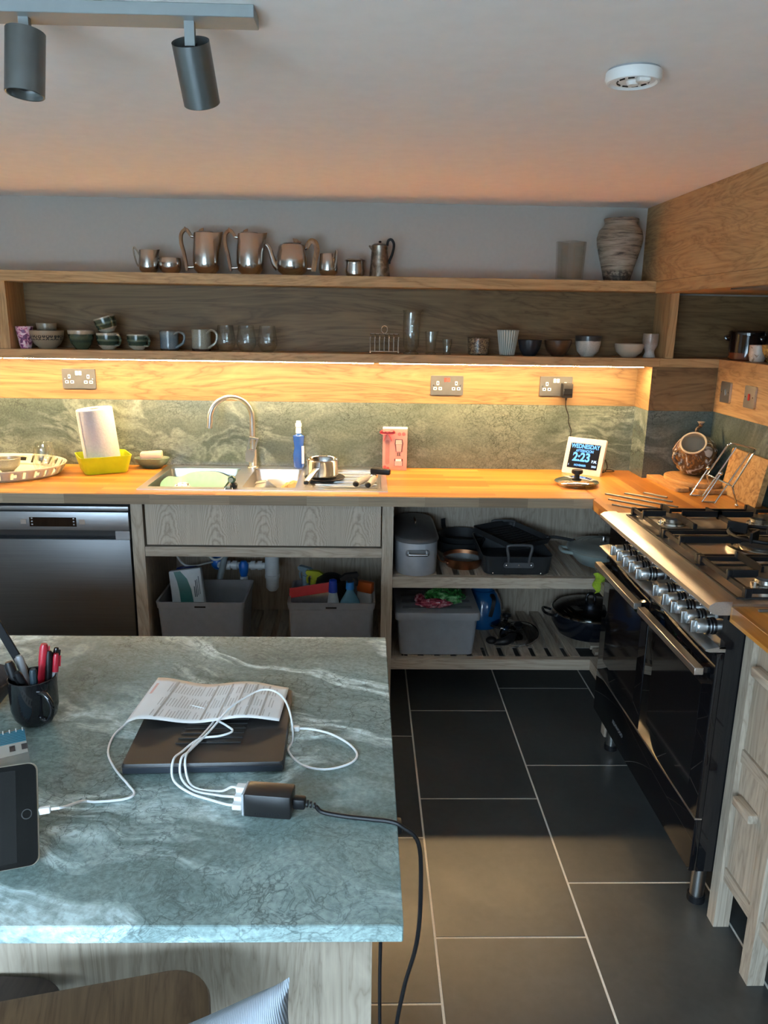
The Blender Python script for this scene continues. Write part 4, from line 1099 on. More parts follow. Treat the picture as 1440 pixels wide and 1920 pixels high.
# wire book stand
t = thing('cookbook_stand', 'steel wire cookbook stand with ball ends, by the back of the hob', 'book stand', (0.78, 1.21, 0.9))
wr = 0.0036
for Y in (1.278, 1.166):
    part('rail_wire', B().tube([(0.756, Y, 1.012), (0.703, Y, 0.914), (0.698, Y, 0.9065), (0.706, Y, 0.9045), (0.744, Y, 0.9045), (0.752, Y, 0.908), (0.858, Y, 1.098)], wr, 8, smooth=3), MAT['chrome'], t, True)
    part('ball_end', B().sph((0.757, Y, 1.016), 0.0075, 12, 8), MAT['chrome'], t, True)
part('frame_wire', B().tube([(0.800, 1.325, 0.911), (0.777, 1.323, 0.975), (0.782, 1.322, 0.99), (0.836, 1.318, 1.090), (0.844, 1.312, 1.104), (0.852, 1.295, 1.112), (0.852, 1.13, 1.118), (0.844, 1.108, 1.112), (0.836, 1.102, 1.098), (0.780, 1.098, 0.99), (0.775, 1.097, 0.975), (0.798, 1.096, 0.911)], wr, 8, smooth=3), MAT['chrome'], t, True)
part('cross_wire', B().cyl((0.778, 1.322, 0.980), (0.778, 1.098, 0.980), wr*0.9, n=8), MAT['chrome'], t, True)
for p in ((0.800, 1.325, 0.908), (0.798, 1.096, 0.908)): part('ball_end', B().sph(p, 0.0075, 12, 8), MAT['chrome'], t, True)
b = B().prism(rrect(-0.145, 0.145, 0, 0.185, 0.008, 3), 0, 0.022, 'x')
solo('chopping_board', b, MAT['burl'], 'thick square burr wood board leaning against the stone wall', 'chopping board', (0.860, 1.225, 0.9010), rot=(0, rad(9), 0))
# ------------------------------------------------------------------ top shelf: pewter tea set
TZ = 1.7352
PW = MAT['pewter']
hsec = [(-0.55, -1.0), (0.55, -1.0), (0.8, 0.0), (0.55, 1.0), (-0.55, 1.0), (-0.8, 0.0)]
def tall_pot(lab, x, h, rb, sx=-1):
    """straight sided pot: handle on the side sx, pouring lip opposite"""
    t = thing('hot_water_pot', lab, 'pot', (x, 1.725, TZ), group='polished metal tea set on the top shelf')
    prof = [(rb*0.62, 0.0), (rb*0.66, 0.004), (rb*0.92, 0.020), (rb, 0.048), (rb*0.97, 0.09), (rb*0.86, h-0.006), (rb*0.84, h)]
    b = B().lathe([(0, 0)]+prof+[(0, h+0.002)], 40)
    for v in b.bm.verts:
        if v.co.z > h*0.35:
            a = math.atan2(v.co.y, -sx*v.co.x)
            w = max(0.0, 1-abs(a)/0.55)**1.5
            k = (v.co.z-h*0.35)/(h*0.65)
            rr = math.hypot(v.co.x, v.co.y)
            if rr > rb*0.5:
                v.co.x += -sx*0.026*w*k*k
                v.co.z += 0.006*w*k
    part('pot_body', b, PW, t)
    o = part('lid', B().lathe([(0, h+0.002), (rb*0.7, h+0.002), (rb*0.6, h+0.006), (0, h+0.008)], 28), PW, t)
    part('lid_fin', B().prism([(sx*0.028, h+0.006), (sx*0.008, h+0.006), (sx*0.006, h+0.020), (sx*0.012, h+0.019), (sx*0.022, h+0.014)], -0.006, 0.006, 'y'), MAT['walnut'], o)
    xo = sx*rb*0.84
    hd = part('handle', B().tube([(xo+sx*0.012, 0, h-0.012), (xo+sx*0.024, 0, h+0.006), (xo+sx*0.036, 0, h+0.012), (xo+sx*0.052, 0, h-0.006), (xo+sx*0.054, 0, h-0.040), (xo+sx*0.044, 0, h-0.085), (xo+sx*0.036, 0, h-0.135), (xo+sx*0.035, 0, h-0.150)], lambda u: 0.0085+0.002*math.sin(PI*u), sec=hsec, smooth=4), MAT['walnut'], t)
    part('handle_peak', B().prism([(xo+sx*0.022, h+0.004), (xo+sx*0.050, h+0.002), (xo+sx*0.036, h+0.024)], -0.006, 0.006, 'y'), MAT['walnut'], hd)
    part('handle_mount', B().cyl((xo-sx*0.003, 0, h-0.016), (xo+sx*0.014, 0, h-0.012), 0.006, n=10), PW, hd)
    part('handle_mount', B().cyl((sx*rb*0.93, 0, h-0.135), (xo+sx*0.034, 0, h-0.137), 0.0055, n=10), PW, hd)
    return t
tall_pot('tall metal hot water pot with wooden handle, left of the matching pair', -1.268, 0.164, 0.056)
tall_pot('tall metal hot water pot with wooden handle, next to the teapot', -1.085, 0.164, 0.057)
def small_jug(lab, x, h, r, hx, hy):
    t = thing('milk_jug', lab, 'jug', (x, 1.725, TZ), group='polished metal tea set on the top shelf')
    b = B().lathe(cupprof([(r*0.66, 0), (r*0.92, 0.014), (r, 0.03), (r*0.90, h*0.75), (r*0.86, h)], 0.002), 32)
    for v in b.bm.verts:
        if v.co.z > h*0.55:
            a = math.atan2(v.co.y*-1 if False else v.co.y, v.co.x)
            w = max(0.0, 1-abs(math.remainder(a-math.atan2(-hy, -hx), 2*PI))/0.5)
            k = (v.co.z-h*0.55)/(h*0.45)
            v.co.x += -hx*0.014*w*k; v.co.y += -hy*0.014*w*k; v.co.z += 0.004*w*k
    part('jug_body', b, PW, t)
    P = lambda d, z: (hx*d, hy*d, z)
    part('handle', B().tube([P(r*0.88, h*0.80), P(r+0.010, h+0.006), P(r+0.019, h+0.010), P(r+0.016, h*0.75), P(r+0.007, h*0.38), P(r*0.96, h*0.30)], 0.0032, 8, smooth=4), PW, t)
    return t
small_jug('small metal milk jug at the left end, wire handle to the left', -1.509, 0.092, 0.041, -1, 0)
small_jug('small metal milk jug right of the teapot, handle turned towards the room', -0.757, 0.090, 0.041, 0.62, -0.78)
t = thing('sugar_bowl', 'low open metal sugar bowl beside the leftmost milk jug', 'bowl', (-1.418, 1.725, TZ), group='polished metal tea set on the top shelf')
part('bowl_body', B().lathe(cupprof([(0.028, 0), (0.036, 0.006), (0.046, 0.022), (0.047, 0.045), (0.044, 0.062)], 0.002), 32), PW, t)
part('side_lug', B().tube([(-0.046, 0, 0.05), (-0.052, 0, 0.062), (-0.046, 0, 0.068)], 0.003, 8, smooth=3), PW, t)
t = thing('sugar_pot', 'small lidded metal sugar pot with flared rim, left of the tarnished pot', 'pot', (-0.645, 1.725, TZ), group='polished metal tea set on the top shelf')
part('pot_body', B().lathe([(0, 0), (0.030, 0), (0.039, 0.008), (0.041, 0.022), (0.038, 0.050), (0.039, 0.060), (0.044, 0.066), (0.043, 0.068), (0, 0.068)], 32), PW, t)
part('lid', B().lathe([(0.037, 0.0682), (0.032, 0.073), (0.0, 0.075)], 28), PW, t)
t = thing('teapot', 'squat metal teapot with curved spout and wooden handle', 'teapot', (-0.909, 1.725, TZ), group='polished metal tea set on the top shelf')
part('pot_body', B().lathe([(0, 0), (0.040, 0), (0.042, 0.004), (0.060, 0.018), (0.066, 0.040), (0.064, 0.075), (0.056, 0.116), (0.050, 0.124), (0, 0.127)], 40), PW, t)
part('spout', B().tube([(-0.058, 0, 0.030), (-0.074, 0, 0.048), (-0.086, 0, 0.085), (-0.096, 0, 0.112), (-0.108, 0, 0.124)], lambda u: 0.017-0.010*u**0.7, 14, smooth=4), PW, t)
o = part('lid', B().lathe([(0, 0.127), (0.040, 0.1265), (0.034, 0.131), (0, 0.133)], 28), PW, t)
part('lid_fin', B().prism([(0.008, 0.131), (0.036, 0.129), (0.040, 0.135), (0.022, 0.146), (0.004, 0.150)], -0.006, 0.006, 'y'), MAT['walnut'], o)
hd = part('handle', B().tube([(0.060, 0, 0.112), (0.066, 0, 0.124), (0.080, 0, 0.140), (0.098, 0, 0.132), (0.104, 0, 0.105), (0.096, 0, 0.065), (0.090, 0, 0.030), (0.089, 0, 0.018)], lambda u: 0.0085+0.003*math.sin(PI*u), sec=hsec, smooth=4), MAT['walnut'], t)
part('handle_mount', B().cyl((0.052, 0, 0.106), (0.062, 0, 0.114), 0.006, n=10), PW, hd)
part('handle_mount', B().cyl((0.060, 0, 0.030), (0.088, 0, 0.030), 0.005, n=10), PW, hd)
t = thing('coffee_pot', 'dark tarnished tapered metal coffee pot with black handle', 'coffee pot', (-0.541, 1.725, TZ))
part('pot_body', B().lathe([(0, 0), (0.044, 0), (0.044, 0.004), (0.040, 0.05), (0.034, 0.122), (0.035, 0.126), (0, 0.128)], 36), MAT['tarnish'], t)
o = part('lid', B().lathe([(0, 0.1281), (0.034, 0.1281), (0.026, 0.134), (0, 0.137)], 28), MAT['tarnish'], t)
part('finial', B().lathe([(0, 0.137), (0.004, 0.138), (0.007, 0.142), (0.004, 0.146), (0, 0.147)], 14), MAT['black'], o)
part('pouring_lip', B().tube([(-0.030, 0, 0.112), (-0.040, 0, 0.122), (-0.046, 0, 0.126)], lambda u: 0.007-0.004*u, 10, smooth=3), MAT['tarnish'], t)
part('handle', B().tube([(0.030, -0.012, 0.126), (0.034, -0.014, 0.146), (0.048, -0.016, 0.150), (0.058, -0.016, 0.130), (0.052, -0.014, 0.095), (0.040, -0.012, 0.065), (0.040, -0.010, 0.055)], 0.0055, 10, smooth=4), MAT['black'], t)
# smoked glass vase
t = thing('glass_vase', 'square smoked glass vase beside the stoneware vase', 'vase', (0.266, 1.728, TZ), rz=rad(42))
b = B(); s0, s1 = 0.0415, 0.0455
sq = lambda k, z: [(x, y, z) for x, y in rrect(-k, k, -k, k, 0.002, 2)]
b.loft([sq(s0, 0), sq(s1, 0.157), sq(s1-0.005, 0.157), sq(s0-0.005, 0.010)], caps=True)
part('vessel', b, MAT['smoke'], t)
# stoneware vase
m, nt, p = nt_new('streaked_stoneware'); g = N(nt)
f, _ = g.noise(g.coord((6, 6, 70)), 1.0, 6, 0.7, 0.6); f2, _ = g.noise(g.coord((1, 1, 1)), 14, 4)
s = g.n('ShaderNodeSeparateXYZ'); g.l(g.coord(), s.inputs[0])
streak = g.ramp(f, [(0.36, (0.035, 0.028, 0.022)), (0.46, (0.20, 0.17, 0.13)), (0.6, (0.33, 0.29, 0.23))])
foot = g.ramp(s.outputs[2], [(0.0, 1.0), (0.035, 1.0), (0.05, 0.0)])
nz2, _ = g.noise(g.coord((1, 1, 1)), 80, 3)
col = g.mix(g.math('MULTIPLY', foot, g.ramp(nz2, [(0.45, 0.9), (0.6, 0.2)])), streak, (0.03, 0.024, 0.02))
rimk = g.ramp(s.outputs[2], [(0.236, 0.0), (0.25, 0.8)])
col = g.mix(g.math('MULTIPLY', rimk, g.ramp(f2, [(0.45, 1.0), (0.55, 0.2)])), col, (0.03, 0.025, 0.02))
g.l(col, p.inputs['Base Color']); p.inputs['Roughness'].default_value = 0.6; g.bump(f, 0.3, 0.002, p)
b = B().lathe(cupprof([(0.052, 0), (0.056, 0.01), (0.066, 0.05), (0.080, 0.10), (0.093, 0.15), (0.095, 0.175), (0.087, 0.205), (0.071, 0.222), (0.067, 0.230), (0.069, 0.240), (0.072, 0.249)], 0.006), 44)
solo('stoneware_vase', b, m, 'large streaked stoneware vase in the right corner of the top shelf', 'vase', (0.470, 1.728, TZ))

# ------------------------------------------------------------------ cup shelf
UZ, UY = 1.4202, 1.712
def vessel(name, lab, cat, x, prof, t_, mat, y=UY, n=36, z=UZ, group=None):
    return solo(name, B().lathe(cupprof(prof, t_), n), mat, lab, cat, (x, y, z), group=group)
pinkm = blotch('pink_leaf_print', [(0.40, (0.16, 0.05, 0.14)), (0.44, (0.50, 0.10, 0.22)), (0.50, (0.72, 0.40, 0.52)), (0.62, (0.76, 0.60, 0.66))], 70, 1.5, 0.8, 0.4, 0.2)
vessel('tumbler', 'pink leaf-printed beaker at the left end of the shelf', 'cup', -2.040, [(0.022, 0), (0.024, 0.01), (0.030, 0.05), (0.036, 0.09)], 0.0025, pinkm, y=1.70)
# patterned bowl: a frieze of rings and leaves round the belly
m, nt, p = nt_new('frieze_bowl_glaze'); g = N(nt)
tc = g.n('ShaderNodeTexCoord'); s = g.n('ShaderNodeSeparateXYZ'); g.l(tc.outputs['Object'], s.inputs[0])
an = g.math('ARCTAN2', s.outputs[1], s.outputs[0])
cbx = g.n('ShaderNodeCombineXYZ'); g.l(g.math('MULTIPLY', an, 4.2), cbx.inputs[0]); g.l(g.math('MULTIPLY', s.outputs[2], 60.0), cbx.inputs[1])
vo = g.n('ShaderNodeTexVoronoi'); vo.inputs['Scale'].default_value = 1.0; vo.inputs['Randomness'].default_value = 0.25; g.l(cbx.outputs[0], vo.inputs['Vector'])
ringm = g.ramp(g.math('ABSOLUTE', g.math('SUBTRACT', vo.outputs['Distance'], 0.34)), [(0.10, 1.0), (0.15, 0.0)])
zb = g.math('ABSOLUTE', g.math('SUBTRACT', s.outputs[2], 0.046))
band = g.ramp(zb, [(0.009, 1.0), (0.012, 0.0)])
col = g.mix(g.math('MULTIPLY', ringm, band), (0.30, 0.235, 0.16), (0.02, 0.018, 0.016))
g.l(col, p.inputs['Base Color']); p.inputs['Roughness'].default_value = 0.4
friezem = m
vessel('bowl', 'wide tan bowl with a dark frieze pattern holding a smaller bowl', 'bowl', -1.956, [(0.034, 0), (0.036, 0.005), (0.052, 0.018), (0.066, 0.045), (0.070, 0.074)], 0.004, friezem, y=1.72)
vessel('small_bowl', 'small tan bowl nested inside the wide patterned bowl', 'bowl', -1.954, [(0.020, 0), (0.030, 0.02), (0.038, 0.05), (0.041, 0.078)], 0.003, banded('small_bowl_glaze', [(0.0, (0.28, 0.22, 0.15)), (0.55, (0.03, 0.03, 0.028)), (0.75, (0.30, 0.24, 0.17)), (1.0, (0.32, 0.26, 0.18))], 2, 0, 0.08, 0.012, 30), y=1.72, z=UZ+0.026)
greenb = banded('green_band_glaze', [(0.0, (0.055, 0.075, 0.045)), (0.30, (0.06, 0.085, 0.05)), (0.45, (0.03, 0.055, 0.04)), (0.60, (0.07, 0.10, 0.06)), (0.78, (0.035, 0.06, 0.04)), (0.84, (0.42, 0.36, 0.26)), (1.0, (0.48, 0.42, 0.32))], 2, 0, 0.077, 0.003, 20, 0.2, 0.5)
vessel('bowl', 'dark green glazed bowl with a pale rim', 'bowl', -1.808, [(0.027, 0), (0.029, 0.004), (0.044, 0.022), (0.052, 0.05), (0.055, 0.077)], 0.004, greenb)
cupm = banded('green_cup_glaze', [(0.0, (0.45, 0.42, 0.34)), (0.25, (0.45, 0.42, 0.34)), (0.30, (0.05, 0.08, 0.05)), (0.5, (0.03, 0.055, 0.04)), (0.58, (0.15, 0.19, 0.12)), (0.70, (0.035, 0.06, 0.045)), (0.86, (0.06, 0.09, 0.06)), (0.92, (0.45, 0.42, 0.33)), (1.0, (0.45, 0.42, 0.33))], 2, 0, 0.066, 0.002, 20, 0.2, 0.5)
def cup(lab, loc, rot=None, s=1.0):
    t = thing('tea_cup', lab, 'cup', loc, rot=rot, group='green striped cups')
    part('cup_body', B().lathe(cupprof([(0.024*s, 0), (0.027*s, 0.004*s), (0.040*s, 0.016*s), (0.046*s, 0.04*s), (0.047*s, 0.066*s)], 0.0035), 36), cupm, t)
    part('handle', B().tube([(0.038*s, -0.024*s, 0.056*s), (0.052*s, -0.032*s, 0.058*s), (0.062*s, -0.038*s, 0.042*s), (0.054*s, -0.032*s, 0.022*s), (0.036*s, -0.022*s, 0.018*s)], 0.0052, 8, smooth=4), cupm, t)
    return t
cup('green striped cup, lower of the two stacked cups', (-1.695, UY, UZ), s=1.03)
cup('green striped cup tipped over on top of another cup', (-1.690, UY+0.004, UZ+0.071), rot=(rad(8), rad(-14), rad(-20)), s=0.98)
cup('single green striped cup standing next to the blue mug', (-1.570, UY, UZ), s=0.96)
def mug(lab, x, r, h, mat, hm):
    t = thing('mug', lab, 'mug', (x, UY, UZ), group='glazed mugs')
    part('mug_body', B().lathe(cupprof([(r*0.96, 0), (r, 0.004), (r*0.97, h*0.5), (r, h)], 0.0035), 36), mat, t)
    part('handle', B().tube([(r*0.7, -r*0.72, h*0.82), (r+0.008, -r*0.8, h*0.98), (r+0.030, -r*0.7, h*0.80), (r+0.024, -r*0.7, h*0.40), (r*0.8, -r*0.6, h*0.16)], 0.0055, 8, smooth=4), hm, t)
bm_ = banded('blue_mug_glaze', [(0.0, (0.05, 0.035, 0.025)), (0.07, (0.05, 0.035, 0.025)), (0.12, (0.17, 0.22, 0.25)), (0.6, (0.13, 0.19, 0.23)), (0.9, (0.20, 0.25, 0.27)), (1.0, (0.12, 0.11, 0.09))], 2, 0, 0.08, 0.006, 18, 0.15, 0.6)
gm_ = banded('grey_mug_glaze', [(0.0, (0.06, 0.03, 0.02)), (0.09, (0.06, 0.03, 0.02)), (0.14, (0.30, 0.31, 0.26)), (0.7, (0.33, 0.34, 0.29)), (1.0, (0.27, 0.26, 0.21))], 2, 0, 0.088, 0.006, 14, 0.15, 0.6)
mug('blue grey glazed mug with a looped handle', -1.436, 0.040, 0.081, bm_, bm_)
mug('pale grey-green glazed mug beside the clear glasses', -1.300, 0.042, 0.089, gm_, gm_)
for x, lab in ((-1.196, 'leftmost of the three stemless clear glasses beside the mugs'), (-1.108, 'middle of the three stemless clear glasses beside the mugs'), (-1.018, 'rightmost of the three stemless clear glasses beside the mugs')):
    solo('drinking_glass', B().lathe(cupprof([(0.022, 0), (0.030, 0.004), (0.042, 0.028), (0.043, 0.045), (0.037, 0.080), (0.033, 0.108)], 0.0016), 36), MAT['glass'], lab, 'glass', (x, UY, UZ), group='clear glasses on the cup shelf')
# toast rack
t = thing('toast_rack', 'silver toast rack with rounded bars and a ring handle', 'toast rack', (-0.517, 1.705, UZ))
for k in range(7):
    x = -0.060+k*0.020
    part('arch_bar', B().tube([(x, -0.030, 0.008), (x, -0.030, 0.060), (x, -0.020, 0.076), (x, 0, 0.082), (x, 0.020, 0.076), (x, 0.030, 0.060), (x, 0.030, 0.008)], 0.0019, 6, smooth=3), MAT['chrome'], t)
for y in (-0.030, 0.030): part('base_rail', B().cyl((-0.064, y, 0.008), (0.064, y, 0.008), 0.0022, n=8), MAT['chrome'], t)
part('top_rail', B().cyl((-0.060, 0, 0.082), (0.060, 0, 0.082), 0.0018, n=8), MAT['chrome'], t)
part('ring_handle', B().tube([(0.013*math.cos(2*PI*i/16), 0, 0.100+0.016*math.sin(2*PI*i/16)) for i in range(16)], 0.002, 6, True), MAT['chrome'], t)
for x in (-0.06, 0.06):
    for y in (-0.03, 0.03): part('ball_foot', B().sph((x, y, 0.004), 0.004, 10, 8), MAT['chrome'], t)
# laboratory style glass
def lipped(name, lab, x, prof, h, lip, t_=0.0016):
    b = B().lathe(cupprof(prof, t_), 36)
    for v in b.bm.verts:
        if v.co.z > h*0.9:
            a = math.atan2(v.co.y, v.co.x); w_ = max(0.0, 1-abs(a)/0.4); k = (v.co.z-h*0.9)/(h*0.1)
            v.co.x += lip*w_*k; v.co.z += 0.004*w_*k
    return solo(name, b, MAT['glass'], lab, 'glass', (x, UY, UZ))
lipped('glass_jug', 'tall clear glass measuring jug with a pouring lip', -0.402, [(0.034, 0), (0.032, 0.006), (0.022, 0.012), (0.034, 0.030), (0.036, 0.10), (0.035, 0.17), (0.038, 0.182)], 0.182, 0.014)
lipped('glass_beaker', 'middle-sized lipped glass beaker right of the tall glass jug', -0.316, [(0.024, 0), (0.022, 0.005), (0.017, 0.010), (0.022, 0.020), (0.0235, 0.06), (0.027, 0.095)], 0.095, 0.006)
lipped('small_glass', 'smallest clear glass, right of the glass beaker', -0.246, [(0.018, 0), (0.017, 0.004), (0.015, 0.012), (0.018, 0.04), (0.021, 0.064)], 0.064, 0.0)
brownp = blotch('carved_brown_glaze', [(0.40, (0.045, 0.025, 0.015)), (0.5, (0.11, 0.06, 0.03)), (0.55, (0.30, 0.22, 0.13))], 90, 2, 2.0, 0.35, 0.3)
vessel('pattern_bowl', 'brown straight-sided bowl with carved tan pattern', 'bowl', -0.111, [(0.036, 0), (0.043, 0.006), (0.045, 0.02), (0.046, 0.055), (0.048, 0.071)], 0.004, brownp)
# fluted pale beaker: twisted ribs as geometry
b = B()
def flute(z, r, tw, ri=0.0016, n=120):
    return [((r+ri*math.cos(24*(2*PI*i/n)+tw))*math.cos(2*PI*i/n), (r+ri*math.cos(24*(2*PI*i/n)+tw))*math.sin(2*PI*i/n), z) for i in range(n)]
rg = [flute(0, 0.028, 2.2), flute(0.004, 0.031, 2.2)]
for k in range(1, 11): rg.append(flute(0.004+0.102*k/10, 0.031+0.0145*k/10, 2.2*max(0, 1-k/5.0)**1.3))
rg += [flute(0.107, 0.0435, 0, 0), flute(0.010, 0.029, 0, 0)]
b.loft(rg)
m, nt, p = nt_new('celadon_ribs'); g = N(nt); s = g.n('ShaderNodeSeparateXYZ'); g.l(g.coord(), s.inputs[0])
rr = g.math('POWER', g.math('ADD', g.math('MULTIPLY', s.outputs[0], s.outputs[0]), g.math('MULTIPLY', s.outputs[1], s.outputs[1])), 0.5)
dlt = g.math('SUBTRACT', rr, g.math('ADD', g.math('MULTIPLY', g.math('SUBTRACT', s.outputs[2], 0.004), 0.142), 0.031))
g.l(g.ramp(g.math('MULTIPLY', g.math('ADD', dlt, 0.0016), 312.0), [(0.25, (0.20, 0.25, 0.23)), (0.7, (0.52, 0.54, 0.49))]), p.inputs['Base Color']); p.inputs['Roughness'].default_value = 0.35
solo('fluted_beaker', b, m, 'pale celadon beaker with fluted stripes', 'cup', (0.015, UY, UZ), sharp=80)
# faceted dark bowl
b = B()
def facet(z, r, n=72, d=0.0022): return [((r+d*abs(math.cos(6*2*PI*i/n)))*math.cos(2*PI*i/n), (r+d*abs(math.cos(6*2*PI*i/n)))*math.sin(2*PI*i/n), z) for i in range(n)]
b.loft([facet(0, 0.026, d=0), facet(0.004, 0.029, d=0.001), facet(0.03, 0.043), facet(0.064, 0.050), facet(0.067, 0.051, d=0), facet(0.066, 0.047, d=0), facet(0.03, 0.039, d=0), facet(0.006, 0.024, d=0)])
solo('faceted_bowl', b, plastic('slate_blue_glaze', (0.016, 0.019, 0.024), 0.4), 'dark slate faceted bowl next to the celadon beaker', 'bowl', (0.112, UY, UZ), sharp=80)
vessel('wooden_bowl', 'dark brown smooth bowl between the slate bowl and white bowl', 'bowl', 0.234, [(0.026, 0), (0.030, 0.004), (0.048, 0.026), (0.057, 0.052), (0.059, 0.067)], 0.004, blotch('brown_bowl_glaze', [(0.3, (0.045, 0.025, 0.014)), (0.7, (0.095, 0.052, 0.026))], 12, 4, 1.5, 0.35, 0.2, (1, 1, 3)))
vessel('white_bowl', 'deep white bowl with a charcoal rim', 'bowl', 0.365, [(0.026, 0), (0.029, 0.004), (0.046, 0.022), (0.053, 0.050), (0.056, 0.086)], 0.004, banded('white_charcoal', [(0.0, (0.50, 0.47, 0.42)), (0.74, (0.52, 0.49, 0.44)), (0.78, (0.035, 0.035, 0.036)), (1.0, (0.04, 0.04, 0.042))], 2, 0, 0.086, 0.004, 18))
vessel('cream_bowl', 'wide shallow cream bowl near the right end of the shelf', 'bowl', 0.546, [(0.030, 0), (0.033, 0.004), (0.054, 0.022), (0.061, 0.042), (0.062, 0.056)], 0.0035, plastic('cream_glaze', (0.42, 0.36, 0.28), 0.45))
vessel('egg_cup_goblet', 'small two-tone footed goblet at the right end of the shelf', 'cup', 0.6365, [(0.026, 0), (0.025, 0.006), (0.020, 0.020), (0.021, 0.032), (0.031, 0.052), (0.033, 0.075), (0.032, 0.100)], 0.003, banded('goblet_glaze', [(0.0, (0.55, 0.50, 0.46)), (0.5, (0.52, 0.47, 0.43)), (0.62, (0.38, 0.30, 0.25)), (1.0, (0.36, 0.28, 0.22))], 2, 0, 0.1, 0.003))
# pots on the ledge to the right
potm = banded('black_terracotta', [(0.0, (0.20, 0.05, 0.018)), (0.24, (0.20, 0.05, 0.018)), (0.27, (0.008, 0.007, 0.007)), (1.0, (0.010, 0.008, 0.008))], 2, 0, 0.118, 0.001, 10, 0.10, 0.7, 0.05)
for x, y, lab in ((1.010, 1.60, 'black glazed pot with a terracotta foot, nearest the corner'), (1.075, 1.425, 'black glazed pot behind the white cup')):
    t = thing('glazed_pot', lab, 'pot', (x, y, UZ), group='black glazed pots on the ledge')
    part('pot_body', B().lathe(cupprof([(0.068, 0), (0.072, 0.004), (0.077, 0.10), (0.080, 0.112), (0.078, 0.118)], 0.005), 40), potm, t)
    part('handle_lug', B().tube([(-0.070, 0.02, 0.10), (-0.088, 0.024, 0.094), (-0.082, 0.022, 0.084), (-0.072, 0.02, 0.082)], 0.006, 8, smooth=3), potm, t)
vessel('white_cup', 'white crackled cup in front of the black pots', 'cup', 0.968, [(0.022, 0), (0.027, 0.004), (0.033, 0.03), (0.034, 0.066)], 0.003, blotch('crackle_white', [(0.36, (0.25, 0.18, 0.12)), (0.42, (0.55, 0.50, 0.43)), (0.6, (0.60, 0.55, 0.48))], 40, 4, 1.0, 0.4, 0.2), y=1.425)
vessel('gold_bowl', 'small gold-brown bowl at the right edge, next to the white cup', 'bowl', 0.985, [(0.018, 0), (0.030, 0.015), (0.045, 0.045), (0.050, 0.07)], 0.003, blotch('gold_glaze', [(0.4, (0.06, 0.035, 0.015)), (0.55, (0.35, 0.24, 0.06))], 30, 3, 1.0, 0.25, 0.4), y=1.325)

# ------------------------------------------------------------------ pans on the slatted shelves
PZ = 0.5649
alu = flat('dull_aluminium', (0.40, 0.41, 0.43), 0.38, 0.35, var=0.06)
alud = flat('dark_aluminium_lid', (0.15, 0.15, 0.15), 0.36, 0.5, var=0.08)
t = thing('fish_kettle', 'long oval aluminium fish kettle with a dark lid', 'pan', (-0.382, 1.475, PZ))
stad = lambda k, z, w=0.086, l=0.225: [(x, y, z) for x, y in rrect(-w*k, w*k, -l*(1-(1-k)*w/l), l*(1-(1-k)*w/l), w*k*0.96, 8)]
b = B(); b.loft([stad(0.93, 0), stad(0.97, 0.006), stad(1.0, 0.13), stad(1.0, 0.135), stad(0.97, 0.135), stad(0.95, 0.01)])
part('pan_body', b, alu, t)
b = B(); b.loft([stad(1.04, 0.1355), stad(1.05, 0.142), stad(0.98, 0.150), stad(0.90, 0.152)])
lid = part('lid', b, alud, t)
part('lid_handle', B().tube([(0, -0.03, 0.151), (0, -0.03, 0.176), (0, -0.02, 0.182), (0, 0.02, 0.182), (0, 0.03, 0.176), (0, 0.03, 0.151)], 0.004, 8, smooth=3), MAT['chrome'], lid)
hd = part('side_handle', B().tube([(-0.035, -0.222, 0.098), (-0.037, -0.246, 0.098), (-0.030, -0.252, 0.098), (0.030, -0.252, 0.098), (0.037, -0.246, 0.098), (0.035, -0.222, 0.098)], 0.0045, 8, smooth=3), MAT['chrome'], t)
part('handle_plate', B().prism(rrect(-0.048, 0.048, 0.084, 0.112, 0.012, 4), -0.229, -0.2235, 'y'), alud, t)
# frying pans
def fry(lab, x, y, r, h, mat_o, mat_i, hang, z=PZ, hl=0.16, name='frying_pan', droop=0.0):
    t = thing(name, lab, 'frying pan', (x, y, z), group='frying pans')
    part('pan_body', B().lathe([(0, 0), (r*0.78, 0), (r*0.82, 0.003), (r, h), (r-0.002, h+0.001), (r*0.80, 0.006), (0, 0.005)], 44), mat_o, t)
    part('pan_lining', B().lathe([(r-0.0022, h-0.0005), (r*0.80-0.0005, 0.0065), (0, 0.0055)], 44), mat_i, t)
    c, s = math.cos(hang), math.sin(hang)
    hd = part('handle', B().tube([(r*0.93*c, r*0.93*s, h*0.55), ((r+0.03)*c, (r+0.03)*s, h*0.9), ((r+hl)*c, (r+hl)*s, h+0.035-droop)], 0.006, sec=[(-0.35, -1.8), (0.35, -1.8), (0.35, 1.8), (-0.35, 1.8)], smooth=4), mat_o, t)
    n_ = Vector((-s, c, 0))
    for k in (-1, 1):
        q = Vector((r*0.95*c, r*0.95*s, h*0.55))+n_*0.013*k
        part('rivet', B().sph(q, 0.005, 10, 6), mat_o, hd)
copper = flat('aged_copper', (0.40, 0.19, 0.10), 0.32, 1.0, var=0.15)
fry('copper frying pan with a grey lining, in front', -0.178, 1.405, 0.088, 0.042, copper, plastic('grey_lining', (0.12, 0.13, 0.13), 0.35), rad(205), hl=0.05)
fry('wide black frying pan behind the copper pan', -0.170, 1.625, 0.115, 0.055, MAT['blackmat'], MAT['blackmat'], rad(160), hl=0.03)
fry('black frying pan stacked inside the wide black one', -0.160, 1.630, 0.105, 0.045, MAT['blackmat'], MAT['blackmat'], rad(120), z=PZ+0.030, hl=0.04)
